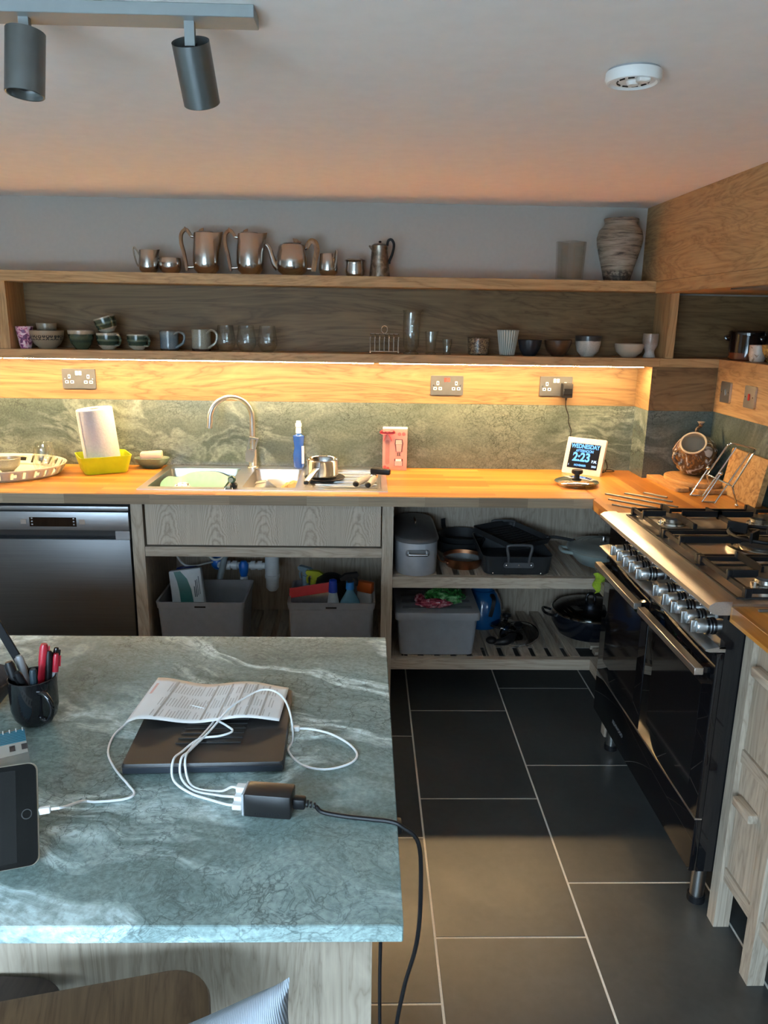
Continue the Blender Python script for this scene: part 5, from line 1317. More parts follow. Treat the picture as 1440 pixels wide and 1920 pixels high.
# roasting tin
ann = flat('hard_anodised', (0.030, 0.033, 0.036), 0.42, 0.3, var=0.1)
t = thing('roasting_tin', 'large dark roasting tin with upright riveted handles', 'roasting tin', (0.028, 1.455, PZ))
rt_ = lambda k, z, w=0.142, l=0.185: [(x, y, z) for x, y in rrect(-w*k, w*k, -l*k, l*k, 0.035, 6)]
b = B(); b.loft([rt_(0.92, 0), rt_(0.95, 0.006), rt_(1.0, 0.078), rt_(1.008, 0.080), rt_(0.985, 0.080), rt_(0.93, 0.010)])
part('tin_body', b, ann, t)
for s in (-1, 1):
    y = s*0.188
    h = part('handle', B().tube([(-0.040, y, 0.050), (-0.044, y+s*0.004, 0.085), (-0.050, y+s*0.005, 0.118), (-0.040, y+s*0.005, 0.130), (0.040, y+s*0.005, 0.130), (0.050, y+s*0.005, 0.118), (0.044, y+s*0.004, 0.085), (0.040, y, 0.050)], 0.0062, 10, smooth=3), plastic('handle_grey', (0.045, 0.047, 0.05), 0.4), t)
    part('handle_plate', B().prism(rrect(-0.062, 0.062, 0.036, 0.058, 0.010, 4), *((y-0.006, y+0.001) if s < 0 else (y-0.001, y+0.006)), 'y'), plastic('plate_grey', (0.045, 0.047, 0.05), 0.4), h)
    for x in (-0.050, 0.0, 0.050): part('rivet', B().sph((x, y+s*0.006, 0.047), 0.0042, 10, 6), MAT['chrome'], h)
    for x in (-0.10, 0.095): part('rivet', B().sph((x, s*0.1765, 0.008), 0.0042, 10, 6), MAT['chrome'], t)
t = thing('griddle_pan', 'square black griddle pan lying tilted in the roasting tin', 'griddle pan', (0.040, 1.505, PZ+0.098), rot=(rad(7), rad(2), rad(38)))
gq = lambda k, z: [(x, y, z) for x, y in rrect(-0.125*k, 0.125*k, -0.125*k, 0.125*k, 0.022, 5)]
b = B(); b.loft([gq(0.90, -0.006), gq(0.94, -0.003), gq(1.0, 0.022), gq(0.975, 0.022), gq(0.91, 0.002)])
part('pan_body', b, MAT['blackmat'], t)
part('ridge', B().box(-0.09, 0.09, -0.09, -0.086, 0.0022, 0.006), MAT['blackmat'], t)
for k in range(1, 9): part('ridge', B().box(-0.09, 0.09, -0.09+k*0.022, -0.086+k*0.022, 0.0022, 0.006), MAT['blackmat'], t)
part('handle', B().tube([(0.115, -0.095, 0.014), (0.15, -0.12, 0.020), (0.215, -0.165, 0.012)], 0.007, 8, smooth=4), MAT['blackmat'], t)
part('handle_tip', B().sph((0.218, -0.167, 0.012), 0.007, 10, 8), MAT['chrome'], t)
# shallow casserole
cg = flat('sage_enamel', (0.24, 0.29, 0.275), 0.30, var=0.04, coat=0.4)
cl = flat('sage_enamel_lid', (0.16, 0.175, 0.16), 0.32, var=0.06, coat=0.3)
t = thing('shallow_casserole', 'sage green cast iron shallow casserole with a ringed lid', 'casserole', (0.425, 1.455, PZ))
part('pan_body', B().lathe([(0, 0), (0.095, 0), (0.105, 0.006), (0.140, 0.045), (0.150, 0.062), (0.146, 0.062), (0, 0.061)], 48), cg, t)
lid = part('lid', B().lathe([(0.151, 0.0625), (0.152, 0.071), (0.146, 0.078), (0.112, 0.085), (0.110, 0.0835), (0.090, 0.089), (0.088, 0.0875), (0.066, 0.0925), (0.064, 0.091), (0.020, 0.095), (0, 0.095)], 48), cl, t)
part('knob', B().lathe([(0, 0.095), (0.014, 0.095), (0.009, 0.101), (0.008, 0.116), (0.022, 0.121), (0.023, 0.125), (0.018, 0.128), (0, 0.1285)], 24), MAT['steel'], lid)
for s in (-1, 1):
    part('side_handle', B().tube([(s*0.138, -0.035, 0.052), (s*0.170, -0.036, 0.058), (s*0.178, -0.02, 0.058), (s*0.178, 0.02, 0.058), (s*0.170, 0.036, 0.058), (s*0.138, 0.035, 0.052)], 0.0075, 8, smooth=3), cg, t)
# crumpled lime cloth over the shelf corner
b = B()
def crump(u, v):
    x = -0.045+0.085*u; th = 3.2*v-0.3
    return (x+0.008*math.sin(9*v+4*u), -0.016+0.011*math.cos(7*u+3*v)-0.010*math.sin(th), 0.016-0.075*v+0.007*math.sin(11*u)*math.cos(5*v))
b.grid(crump, 14, 14)
o = solo('cleaning_cloth', b, flat('lime_microfibre', (0.26, 0.38, 0.02), 0.95, var=0.2, vscale=150, bump=0.6), 'crumpled lime green cloth hanging over the shelf rail by the range', 'cloth', (0.365, 1.226, 0.575), sharp=80)
md = o.modifiers.new('thickness', 'SOLIDIFY'); md.thickness = 0.006

# lower shelf
LZ = 0.2099
gp = plastic('grey_storage_plastic', (0.25, 0.26, 0.28), 0.42)
gpl = plastic('dark_grey_lid', (0.12, 0.125, 0.135), 0.42)
def crate(name, lab, x, y, w, l, h, z, mat, lidded):
    t = thing(name, lab, 'storage box', (x, y, z), group='grey storage boxes')
    c = lambda k, zz, g_=0.0: [(a, d, zz) for a, d in rrect(-w*k-g_, w*k+g_, -l*k-g_, l*k+g_, 0.018, 5)]
    b = B(); b.loft([c(0.88, 0), c(0.90, 0.004), c(0.965, h-0.03), c(0.985, h-0.028), c(1.0, h-0.004), c(1.0, h), c(0.955, h), c(0.88, 0.008)])
    part('box_body', b, mat, t)
    if lidded:
        b = B(); b.loft([c(1.0, h-0.028, 0.004), c(1.01, h-0.004, 0.004), c(1.0, h+0.004, 0.003), c(0.97, h+0.006)])
        lid = part('lid', b, mat, t)
        for k in range(5): part('lid_rib', B().box(-w*0.85, w*0.85, -l*0.8+k*l*0.38, -l*0.8+k*l*0.38+0.03, h+0.0062, h+0.010, 0.002), gpl, lid)
    else:
        part('latch_slot', B().box(-0.022, 0.022, -l*1.0-0.0015, -l*0.9, h-0.022, h-0.016), MAT['black'], t)
    return t
crate('storage_box', 'lidded grey storage box under the fish kettle', -0.290, 1.455, 0.170, 0.190, 0.190, LZ, gp, True)
foil = blotch('green_foil', [(0.35, (0.01, 0.05, 0.015)), (0.5, (0.04, 0.22, 0.05)), (0.68, (0.30, 0.55, 0.28))], 26, 4, 1.5, 0.15, 0.6)
foil2 = blotch('red_foil', [(0.35, (0.10, 0.01, 0.02)), (0.5, (0.30, 0.03, 0.06)), (0.7, (0.60, 0.35, 0.38))], 30, 4, 1.5, 0.15, 0.6)
t = thing('food_bag', 'crinkled green and red plastic bag lying on the storage box', 'bag', (-0.275, 1.37, LZ+0.2014))
def crinkle(rx, ry, rz_, c, seed):
    rnd = random.Random(seed); b = B().sph(c, (rx, ry, rz_), 26, 14)
    for v in b.bm.verts:
        k = rnd.uniform(0.82, 1.12)
        v.co = Vector(c)+(v.co-Vector(c))*k
        v.co.z = max(v.co.z, 0.0)
    return b
part('green_bag', crinkle(0.085, 0.07, 0.040, (0.02, 0.02, 0.022), 3), foil, t, sharp=20)
part('red_end', crinkle(0.075, 0.025, 0.020, (-0.03, -0.052, 0.014), 5), foil2, t, sharp=20)
part('red_twist', crinkle(0.022, 0.025, 0.022, (-0.085, -0.01, 0.018), 8), foil2, t, sharp=20)
t = thing('enamel_kettle', 'blue enamel kettle with a black upright handle', 'kettle', (-0.052, 1.625, LZ))
ble = flat('blue_enamel', (0.008, 0.085, 0.24), 0.15, var=0.05, coat=0.5)
part('kettle_body', B().lathe([(0, 0), (0.075, 0), (0.088, 0.02), (0.092, 0.07), (0.082, 0.12), (0.062, 0.158), (0.052, 0.17), (0, 0.175)], 40), ble, t)
part('handle', B().tube([(0.030, -0.060, 0.163), (0.036, -0.088, 0.152), (0.030, -0.100, 0.115), (0.022, -0.097, 0.075)], 0.008, sec=[(-0.6, -1), (0.6, -1), (0.6, 1), (-0.6, 1)], smooth=4), MAT['black'], t)
part('lid', B().lathe([(0, 0.1752), (0.048, 0.1722), (0.040, 0.186), (0, 0.19)], 30), ble, t)
def glass_lid(lab, x, y, r, rot, z, knob=True):
    t = thing('glass_pan_lid', lab, 'lid', (x, y, z), rot=rot, group='pan lids on the bottom shelf')
    part('glass_dome', B().lathe([(r*0.97, 0.004), (r*0.85, 0.016), (r*0.5, 0.027), (0, 0.031)], 40), MAT['lidglass'], t)
    part('steel_rim', B().lathe([(r*0.965, 0.006), (r*0.985, 0.010), (r*1.01, 0.005), (r*1.0, 0.0), (r*0.96, 0.0), (r*0.965, 0.006)], 40), MAT['chrome'], t)
    part('knob', B().lathe([(0, 0.031), (0.008, 0.031), (0.009, 0.042), (0.019, 0.048), (0.019, 0.058), (0.010, 0.061), (0, 0.061)], 22), MAT['black'], t)
    return t
glass_lid('small glass pan lid with a black knob, leaning on another lid', 0.085, 1.435, 0.085, (rad(14), rad(-10), 0), LZ+0.027)
glass_lid('glass pan lid lying underneath, nearest the blue kettle', 0.045, 1.560, 0.082, (rad(-6), rad(8), 0), LZ+0.016)
b = B().tube([(0.0, 0, 0), (0.05, -0.01, 0.008), (0.09, 0.02, 0.012), (0.13, 0.03, 0.006)], lambda u: 0.012+0.008*math.sin(PI*u), 10, smooth=4)
b.sph((-0.012, 0.0, 0.010), (0.024, 0.020, 0.016))
solo('rubber_plunger', b, MAT['black'], 'black kitchen tool with a bulbous end in front of the lids', 'tool', (-0.035, 1.375, LZ+0.0185), rz=rad(5))
dkb = flat('midnight_enamel', (0.005, 0.007, 0.012), 0.22, var=0.1, coat=0.4)
t = thing('saute_pan', 'dark blue shallow pan with a domed glass lid', 'pan', (0.420, 1.545, LZ))
part('pan_body', B().lathe(cupprof([(0.125, 0), (0.140, 0.006), (0.165, 0.05), (0.170, 0.102)], 0.005), 52), dkb, t)
lid = part('lid', B().lathe([(0.166, 0.1045), (0.150, 0.120), (0.10, 0.138), (0.04, 0.146), (0, 0.147)], 48), MAT['lidglass'], t)
part('lid_rim', B().lathe([(0.163, 0.1046), (0.1665, 0.112), (0.1715, 0.108), (0.1705, 0.1032), (0.163, 0.1032), (0.163, 0.1046)], 48), MAT['chrome'], lid)
part('lid_knob', B().tube([(-0.018, 0, 0.146), (-0.018, 0, 0.170), (-0.008, 0, 0.180), (0.008, 0, 0.180), (0.018, 0, 0.170), (0.018, 0, 0.146)], 0.006, 10, smooth=3), MAT['blackgloss'], lid)
for s in (-1, 1):
    part('side_handle', B().tube([(s*0.155, -0.04, 0.085), (s*0.195, -0.042, 0.098), (s*0.208, -0.02, 0.100), (s*0.208, 0.02, 0.100), (s*0.195, 0.042, 0.098), (s*0.155, 0.04, 0.085)], 0.006, 8, smooth=3), MAT['blackgloss'], t)

# ------------------------------------------------------------------ sink cupboard
BZ = 0.2104
bg = plastic('bin_grey', (0.22, 0.22, 0.235), 0.45)
crate('storage_crate', 'open grey crate under the sink, holding the white and green packet', -1.252, 1.385, 0.178, 0.142, 0.240, BZ, bg, False)
crate('storage_crate', 'open grey crate under the sink, filled with cleaning bottles', -0.726, 1.385, 0.178, 0.142, 0.240, BZ, bg, False)
CB0 = BZ+0.0085
t = thing('glove_packet', 'white and green packet leaning in the left crate', 'packet', (-1.305, 1.352, CB0), rot=(rad(-12), rad(-6), rad(6)))
part('packet', B().box(-0.066, 0.066, -0.026, 0.026, 0.004, 0.325, 0.007, 2), plastic('packet_white', (0.44, 0.48, 0.50), 0.35), t)
part('green_sweep', B().prism([(-0.030, 0.18), (0.022, 0.18), (0.018, 0.24), (0.006, 0.285), (-0.018, 0.320), (-0.045, 0.320), (-0.036, 0.28), (-0.031, 0.24)], -0.0272, -0.0262, 'y'), plastic('packet_green', (0.012, 0.13, 0.12), 0.35), t)
b = B()
for k, (h0, h1) in enumerate(((0.205, 0.250), (0.205, 0.275), (0.210, 0.278), (0.215, 0.290))): b.box(0.030+k*0.007, 0.0335+k*0.007-(0.001 if k > 1 else 0), -0.0270, -0.0262, h0, h1)
part('printed_lines', b, plastic('print_navy', (0.03, 0.05, 0.07), 0.5), t)
t = thing('blue_canister', 'dark blue canister behind the packet in the left crate', 'canister', (-1.345, 1.46, CB0))
part('canister_body', B().lathe([(0, 0), (0.050, 0), (0.052, 0.004), (0.052, 0.25), (0.050, 0.256), (0, 0.256)], 30), plastic('navy_plastic', (0.01, 0.025, 0.20), 0.25), t)
part('lid', B().lathe([(0.053, 0.2562), (0.055, 0.262), (0.055, 0.292), (0.048, 0.302), (0.02, 0.306), (0, 0.306)], 30), plastic('blue_lid', (0.008, 0.03, 0.26), 0.2), t)
def spray(name, lab, x, y, body, head, rz, h=0.20, w=0.042, mat=None, hm=None):
    t = thing(name, lab, 'bottle', (x, y, CB0), rz=rz, group='cleaning bottles in the right crate')
    b = B(); e = lambda a, d, z: [(a*math.cos(2*PI*i/20), d*math.sin(2*PI*i/20), z) for i in range(20)]
    b.loft([e(w, w*0.6, 0), e(w*1.04, w*0.64, 0.006), e(w, w*0.6, h*0.6), e(w*0.8, w*0.5, h*0.8), e(0.016, 0.014, h*0.96), e(0.014, 0.014, h)])
    part('bottle_body', b, body, t)
    o = part('collar', B().lathe([(0, h), (0.018, h), (0.016, h+0.030), (0, h+0.030)], 18), hm or head, t)
    b = B().prism([(-0.040, h+0.040), (-0.044, h+0.050), (-0.020, h+0.066), (0.030, h+0.070), (0.036, h+0.062), (0.030, h+0.050), (0.012, h+0.048), (0.010, h+0.0301), (-0.010, h+0.0301), (-0.014, h+0.040)], -0.011, 0.011, 'y')
    hd = part('spray_head', b, head, t)
    part('trigger', B().tube([(0.020, 0, h+0.048), (0.030, 0, h+0.034), (0.027, 0, h+0.012)], 0.005, 8, smooth=3), head, hd)
    return t
lb = plastic('aqua_bottle', (0.10, 0.24, 0.33), 0.2); yl = plastic('acid_yellow', (0.34, 0.36, 0.02), 0.35); bb = plastic('bright_blue', (0.02, 0.18, 0.50), 0.3)
spray('spray_bottle', 'aqua spray bottle with blue collar and black trigger head', -0.652, 1.335, lb, MAT['black'], 0.15, 0.262, 0.050, hm=bb)
spray('spray_bottle', 'spray bottle with a yellow trigger head', -0.808, 1.455, plastic('yellow_bottle', (0.35, 0.36, 0.25), 0.3), yl, PI, 0.232, 0.036)
spray('spray_bottle', 'clear pale blue spray bottle at the left of the crate', -0.845, 1.48, plastic('clear_blue', (0.18, 0.26, 0.31), 0.15), plastic('pale_blue_head', (0.17, 0.24, 0.28), 0.25), PI-0.5, 0.240, 0.028)
t = thing('cleaner_bottle', 'white bottle with a royal blue cap', 'bottle', (-0.722, 1.33, CB0), group='cleaning bottles in the right crate')
part('bottle_body', B().lathe([(0, 0), (0.024, 0), (0.026, 0.005), (0.026, 0.20), (0.017, 0.245), (0.014, 0.25), (0, 0.25)], 24), plastic('grey_white', (0.38, 0.42, 0.44), 0.3), t)
part('cap', B().lathe([(0, 0.2502), (0.0195, 0.2502), (0.0165, 0.300), (0.010, 0.305), (0, 0.3055)], 22), plastic('royal_blue', (0.008, 0.035, 0.28), 0.25), t)
b = B(); b.loft([[(-0.09, -0.012, 0.0), (0.075, -0.012, 0.0), (0.075, 0.012, 0.0), (-0.09, 0.012, 0.0)], [(-0.095, -0.018, 0.12), (0.08, -0.018, 0.14), (0.08, 0.018, 0.14), (-0.095, 0.018, 0.12)], [(-0.095, -0.004, 0.262), (0.075, -0.004, 0.290), (0.075, 0.004, 0.290), (-0.095, 0.004, 0.262)]])
t = thing('tablet_pouch', 'red and silver foil pouch in the front of the right crate', 'pouch', (-0.806, 1.318, CB0), rot=(rad(-4), 0, 0))
part('pouch', b, flat('silver_foil', (0.34, 0.34, 0.35), 0.25, 0.8, var=0.2, vscale=60), t)
part('red_band', B().loft([[(-0.0955, -0.0096, 0.222), (0.0765, -0.0096, 0.252), (0.0765, 0.0096, 0.252), (-0.0955, 0.0096, 0.222)], [(-0.0955, -0.0052, 0.2625), (0.0755, -0.0052, 0.2905), (0.0755, 0.0052, 0.2905), (-0.0955, 0.0052, 0.2625)]]), plastic('pouch_red', (0.42, 0.01, 0.02), 0.3), t)
solo('round_brush_tub', B().lathe([(0, 0), (0.060, 0), (0.064, 0.02), (0.072, 0.22), (0.060, 0.272), (0.03, 0.290), (0, 0.292)], 30), MAT['black'], 'black rounded tub at the back of the right crate', 'tub', (-0.735, 1.435, CB0))
t = thing('orange_pouch', 'orange and white refill pouch at the right of the crate', 'pouch', (-0.588, 1.40, CB0), rz=rad(-30))
part('pouch', B().box(-0.034, 0.034, -0.013, 0.013, 0.0, 0.225, 0.005, 2), plastic('pouch_white', (0.40, 0.38, 0.36), 0.35), t)
part('orange_top', B().box(-0.036, 0.036, -0.014, 0.014, 0.2252, 0.272, 0.004, 2), plastic('pouch_orange', (0.48, 0.09, 0.015), 0.35), t)
# plumbing
wp = plastic('waste_pipe_white', (0.52, 0.56, 0.58), 0.3); vb = plastic('valve_blue', (0.01, 0.12, 0.45), 0.3)
t = thing('waste_trap', 'white bottle trap and waste pipe below the sink', 'plumbing', (-1.0, 1.57, 0.40), group='plumbing under the sink')
part('trap_body', B().lathe([(0, 0.385), (0.018, 0.387), (0.028, 0.400), (0.029, 0.445), (0.033, 0.447), (0.033, 0.460), (0.031, 0.462), (0.031, 0.560), (0.036, 0.562), (0.036, 0.585), (0.030, 0.587), (0.030, 0.74), (0, 0.741)], 28, Matrix.Translation((-1.0, 1.57, 0))), wp, t, True)
part('branch_pipe', B().tube([(-1.03, 1.57, 0.50), (-1.07, 1.575, 0.498), (-1.10, 1.58, 0.498), (-1.22, 1.58, 0.500), (-1.23, 1.60, 0.50), (-1.23, 1.78, 0.50)], 0.015, 12, smooth=4), wp, t, True)
for x in (-1.055, -1.085, -1.165, -1.195): part('coupling', B().cyl((x-0.010, 1.579, 0.499), (x+0.010, 1.579, 0.499), 0.0205, n=16), wp, t, True)
v = part('valve', B().lathe([(0, -0.045), (0.014, -0.043), (0.020, -0.02), (0.022, 0.01), (0.012, 0.026), (0, 0.028)], 18, Matrix.Translation((-1.125, 1.565, 0.497))), vb, t, True)
part('valve_nut', B().cyl((-1.125, 1.565, 0.437), (-1.125, 1.565, 0.452), 0.017, n=8), wp, v, True)
part('stop_valve', B().sph((-1.245, 1.60, 0.505), (0.030, 0.026, 0.034)), vb, t, True)
b = B().tube([(-1.19, 1.565, 0.72), (-1.195, 1.56, 0.60), (-1.215, 1.55, 0.50), (-1.235, 1.55, 0.40), (-1.24, 1.56, 0.235)], 0.014, 12, smooth=4)
solo('waste_hose', b, plastic('grey_hose', (0.20, 0.24, 0.25), 0.45), 'grey flexible waste hose hanging behind the left crate', 'hose')
b = B().tube([(-1.285, 1.56, 0.72), (-1.285, 1.55, 0.60), (-1.265, 1.545, 0.545), (-1.235, 1.545, 0.535), (-1.205, 1.535, 0.56), (-1.195, 1.535, 0.64), (-1.195, 1.55, 0.72)], 0.0055, 8, smooth=5)
solo('supply_hose', b, plastic('pale_hose', (0.50, 0.50, 0.46), 0.4), 'thin pale water tube looping under the sink drawer', 'hose')
b = B().tube([(-1.415, 1.50, 0.70), (-1.405, 1.49, 0.60), (-1.375, 1.49, 0.535), (-1.330, 1.50, 0.52), (-1.29, 1.55, 0.515), (-1.262, 1.585, 0.512)], 0.0045, 8, smooth=5)
solo('supply_hose', b, plastic('pale_hose_b', (0.42, 0.42, 0.39), 0.4), 'thin pale water tube running above the blue canister', 'hose')
# ------------------------------------------------------------------ things on the island
IZ = 0.9003
t = thing('pen_mug', 'glossy black mug full of pens on the island', 'mug', (-1.145, -0.488, IZ))
part('mug_body', B().lathe(cupprof([(0.022, 0), (0.027, 0.003), (0.034, 0.014), (0.0375, 0.030), (0.038, 0.082)], 0.003), 40), MAT['blackgloss'], t)
part('handle', B().tube([(0.022, -0.031, 0.068), (0.036, -0.040, 0.070), (0.047, -0.043, 0.050), (0.040, -0.042, 0.026), (0.022, -0.030, 0.022)], 0.0045, 10, smooth=4), MAT['blackgloss'], t)
def pen(lab, base, tip, r, mat, capm=None, cat='pen'):
    base, tip = Vector(base)+t_mug, Vector(tip)+t_mug
    o = thing('pen', lab, cat, base, group='pens in the black mug')
    d = tip-base; L = d.length
    q = d.to_track_quat('Z', 'Y').to_matrix().to_4x4()
    part('barrel', B().lathe([(0, 0), (r*0.6, 0.002), (r, 0.012), (r, L*0.72), (0, L*0.72)], 12, q), mat, o)
    part('cap', B().lathe([(0, L*0.72), (r*1.12, L*0.72), (r*1.12, L-0.006), (r*0.8, L), (0, L)], 12, q), capm or mat, o)
    part('clip', B().box(-0.0016, 0.0016, -r*1.12-0.0022, -r*1.12-0.0002, L*0.80, L-0.004, M=q), capm or mat, o)
t_mug = Vector((-1.145, -0.488, IZ))
redp = plastic('red_pen', (0.42, 0.015, 0.03), 0.3); greyp = plastic('grey_pen', (0.28, 0.28, 0.28), 0.4); cyan = plastic('cyan_pen', (0.02, 0.30, 0.55), 0.35); slate_p = plastic('slate_pen', (0.02, 0.035, 0.045), 0.4)
pen('thick red marker leaning to the right in the mug', (0.002, 0.004, 0.004), (0.020, 0.012, 0.135), 0.0062, redp)
pen('dark slate pen in front of the red marker', (0.006, -0.012, 0.004), (0.012, -0.020, 0.105), 0.0055, slate_p)
pen('black pen standing right of the red marker', (0.018, 0.0, 0.004), (0.026, 0.014, 0.122), 0.005, MAT['black'])
pen('thin red pen at the right side of the mug', (0.022, 0.010, 0.004), (0.036, 0.018, 0.115), 0.0048, greyp, redp)
pen('glossy black ballpoint behind the thin red pen', (0.012, 0.016, 0.004), (0.032, 0.030, 0.120), 0.0045, MAT['blackgloss'])
pen('black marker at the left side of the mug', (-0.008, -0.006, 0.004), (-0.034, -0.004, 0.110), 0.0068, MAT['black'])
pen('grey highlighter behind the black marker', (-0.004, 0.012, 0.004), (-0.026, 0.016, 0.112), 0.006, greyp)
pen('cyan pen at the far left inside the mug', (-0.018, -0.004, 0.006), (-0.032, 0.002, 0.096), 0.0042, cyan)
pen('black pen leaning across the mug middle', (0.010, 0.006, 0.004), (-0.014, -0.022, 0.100), 0.0055, MAT['black'])
b = B().box(-0.007, 0.007, -0.0022, 0.0022, 0, 0.24, 0.001)
solo('steel_ruler', b, flat('ruler_black', (0.006, 0.006, 0.007), 0.6, var=0, spec=0.15), 'long black ruler sticking up out of the mug', 'ruler', (-1.132, -0.470, 0.912), rot=(rad(-8), rad(-25), 0.2))
# dark bowl at the frame edge
solo('dark_bowl', B().lathe(cupprof([(0.035, 0), (0.045, 0.01), (0.065, 0.035), (0.070, 0.055)], 0.005), 36), MAT['darkwood'], 'dark wooden bowl at the left edge behind the mug', 'bowl', (-1.268, -0.452, IZ))
# spiral notebook
t = thing('spiral_notebook', 'spiral-bound notebook with a photo of a white building', 'notebook', (-1.140, -0.605, IZ), rz=rad(27))
nb = (-0.075, 0.028, -0.068, 0.072)
part('pages', B().box(nb[0], nb[1], nb[2], nb[3], 0.0005, 0.009), MAT['paper'], t)
cv = part('cover', B().box(nb[0]-0.001, nb[1]+0.001, nb[2]-0.001, nb[3]+0.001, 0.0092, 0.0102), flat('cover_grey', (0.22, 0.23, 0.21), 0.25, var=0.25, vscale=25, coat=0.4), t)
m, nt, p = nt_new('dome_print'); g = N(nt)
wv = g.n('ShaderNodeTexWave'); wv.wave_type = 'RINGS'; wv.inputs['Scale'].default_value = 60; g.l(g.coord((1, 1, 1), loc=(0.03, 0.04, 0)), wv.inputs['Vector'])
g.l(g.ramp(wv.outputs['Fac'], [(0.1, (0.02, 0.06, 0.10)), (0.25, (0.08, 0.30, 0.42))]), p.inputs['Base Color']); p.inputs['Roughness'].default_value = 0.25
part('dome_picture', B().box(nb[0], nb[1], 0.028, nb[3]-0.004, 0.01025, 0.0107), m, cv)
part('facade_picture', B().prism([(nb[0], -0.012), (nb[1], -0.008), (nb[1], 0.0275), (nb[0], 0.0275)], 0.01025, 0.0107), plastic('facade_white', (0.50, 0.50, 0.46), 0.3), cv)
for x in (-0.065, -0.042, -0.019, 0.003, 0.020): part('window_print', B().box(x, x+0.008, 0.002, 0.020, 0.01075, 0.0109), plastic('window_dark', (0.06, 0.05, 0.05), 0.3), cv)
for k in range(11): part('binding_ring', B().tube([(nb[0]+0.005+k*0.0095+0.0, nb[3]-0.004+0.006*math.cos(a), 0.006+0.007*math.sin(a)) for a in [2*PI*i/10 for i in range(10)]], 0.0009, 5, True), MAT['white'], t)
b = B().grid(lambda u, v: (-0.10+0.11*u, -0.05+0.045*v, 0.0003+0.004*math.sin(PI*u)*v), 8, 4)
o = solo('loose_note', b, MAT['paper'], 'white paper slip sticking out between notebook and tablet', 'paper', (-1.098, -0.655, 0.9114), rz=rad(25))
md = o.modifiers.new('thickness', 'SOLIDIFY'); md.thickness = 0.0004
# tablet
TAB_LOC, TAB_ROT = (-0.998, -0.840, 0.9012), (rad(-32), 0, rad(17))
t = thing('tablet', 'black tablet propped up at the left edge of the island', 'tablet', TAB_LOC, rot=TAB_ROT)
tb = rrect(-0.205, 0.0, 0.0, 0.122, 0.010, 5)
part('case', B().prism(rrect(-0.206, 0.001, -0.0005, 0.123, 0.010, 5), 0.0, 0.007, 'y'), plastic('case_champagne', (0.42, 0.36, 0.27), 0.35), t)
part('glass_front', B().prism(tb, -0.002, -0.0001, 'y'), flat('tablet_glass', (0.003, 0.003, 0.003), 0.08, var=0, spec=0.12), t)
part('display', B().box(-0.182, -0.024, -0.0024, -0.0021, 0.006, 0.116), flat('display_off', (0.008, 0.008, 0.008), 0.1, var=0, spec=0.15), t)
part('home_button', B().lathe([(0.0052, 0), (0.0062, 0), (0.0062, 0.0004), (0.0052, 0.0004), (0.0052, 0)], 20, Matrix.Translation((-0.012, -0.0022, 0.061)) @ Matrix.Rotation(PI/2, 4, 'X')), plastic('button_ring', (0.012, 0.012, 0.012), 0.3), t)
part('folio_flap', B().box(-0.19, -0.015, 0.0075, 0.012, 0.004, 0.075, M=Matrix.Translation((0, 0, 0.045)) @ Matrix.Rotation(rad(180+62), 4, 'X') @ Matrix.Translation((0, -0.012, 0))), plastic('folio_black', (0.015, 0.015, 0.016), 0.6), t)
# laptop upside down
LTZ = 0.9185
t = thing('laptop', 'closed black laptop lying upside down on the island, vents up', 'laptop', (-0.838, -0.525, IZ), rz=rad(2))
lp = plastic('laptop_charcoal', (0.020, 0.019, 0.019), 0.42)
lr = lambda k, z, g_=0.0: [(x*(1+g_), y, z) for x, y in rrect(-0.121*k, 0.121*k, -0.118*k, 0.118*k, 0.006, 3)]
b = B(); b.loft([lr(0.985, 0.001), lr(1, 0.004), lr(1, 0.0135), lr(0.985, 0.0175)])
part('shell', b, lp, t)
part('hinge_strip', B().box(-0.119, 0.119, -0.1195, -0.1165, 0.003, 0.0125, 0.001), plastic('laptop_edge', (0.018, 0.024, 0.034), 0.3), t)
for k in range(9):
    part('vent_ridge', B().box(-0.052+0.002*k, 0.050+0.001*k, -0.062+k*0.0145, -0.057+k*0.0145, 0.0176, 0.0192, 0.0005), MAT['blackmat'], t)
# printed form with fold waves
t = thing('printed_form', 'wavy sheet of printed paper lying across the laptop', 'paper', (-0.853, -0.458, 0.9215))
ca, cb_, cc, cd = Vector((-0.982, -0.535)), Vector((-0.966, -0.386)), Vector((-0.728, -0.407)), Vector((-0.732, -0.528))
def sheet(u, v, dz=0.0):
    q = (ca*(1-v)+cb_*v)*(1-u)+(cd*(1-v)+cc*v)*u
    z = 0.005+0.0045*math.sin(2*PI*(1.5*u+0.1*v)+0.6)-(0.006 if u < 0.08 else 0)*(1-u/0.08)*(1-v)
    return Vector((q.x+0.853, q.y+0.458, z+dz))
o = part('sheet', B().grid(lambda u, v: sheet(u, v), 40, 10), MAT['paper'], t, sharp=80)
md = o.modifiers.new('thickness', 'SOLIDIFY'); md.thickness = 0.0003
pg = plastic('print_grey', (0.50, 0.47, 0.44), 0.8); pg2 = plastic('print_band', (0.44, 0.40, 0.36), 0.8)
b = B()
rows_ = [k for k in range(14, 93) if k % 2 == 0]
for k in rows_:
    u = k/100
    for v0, v1 in ((0.08, 0.30), (0.33, 0.62), (0.66, 0.93)):
        if random.random() < 0.88:
            e = v1-random.uniform(0, 0.12)
            b.loft([[sheet(u, v0+(e-v0)*i/4, 0.0005) for i in range(5)], [sheet(u+0.006, v0+(e-v0)*i/4, 0.0005) for i in range(5)]], caps=False, closed=False)
part('printed_lines', b, pg, t, kind='stuff')
for u in (0.17, 0.47, 0.58, 0.68, 0.77, 0.86):
    part('section_bar', B().loft([[sheet(u, 0.06+0.88*i/6, 0.0006) for i in range(7)], [sheet(u+0.014, 0.06+0.88*i/6, 0.0006) for i in range(7)]], caps=False, closed=False), pg2, t)
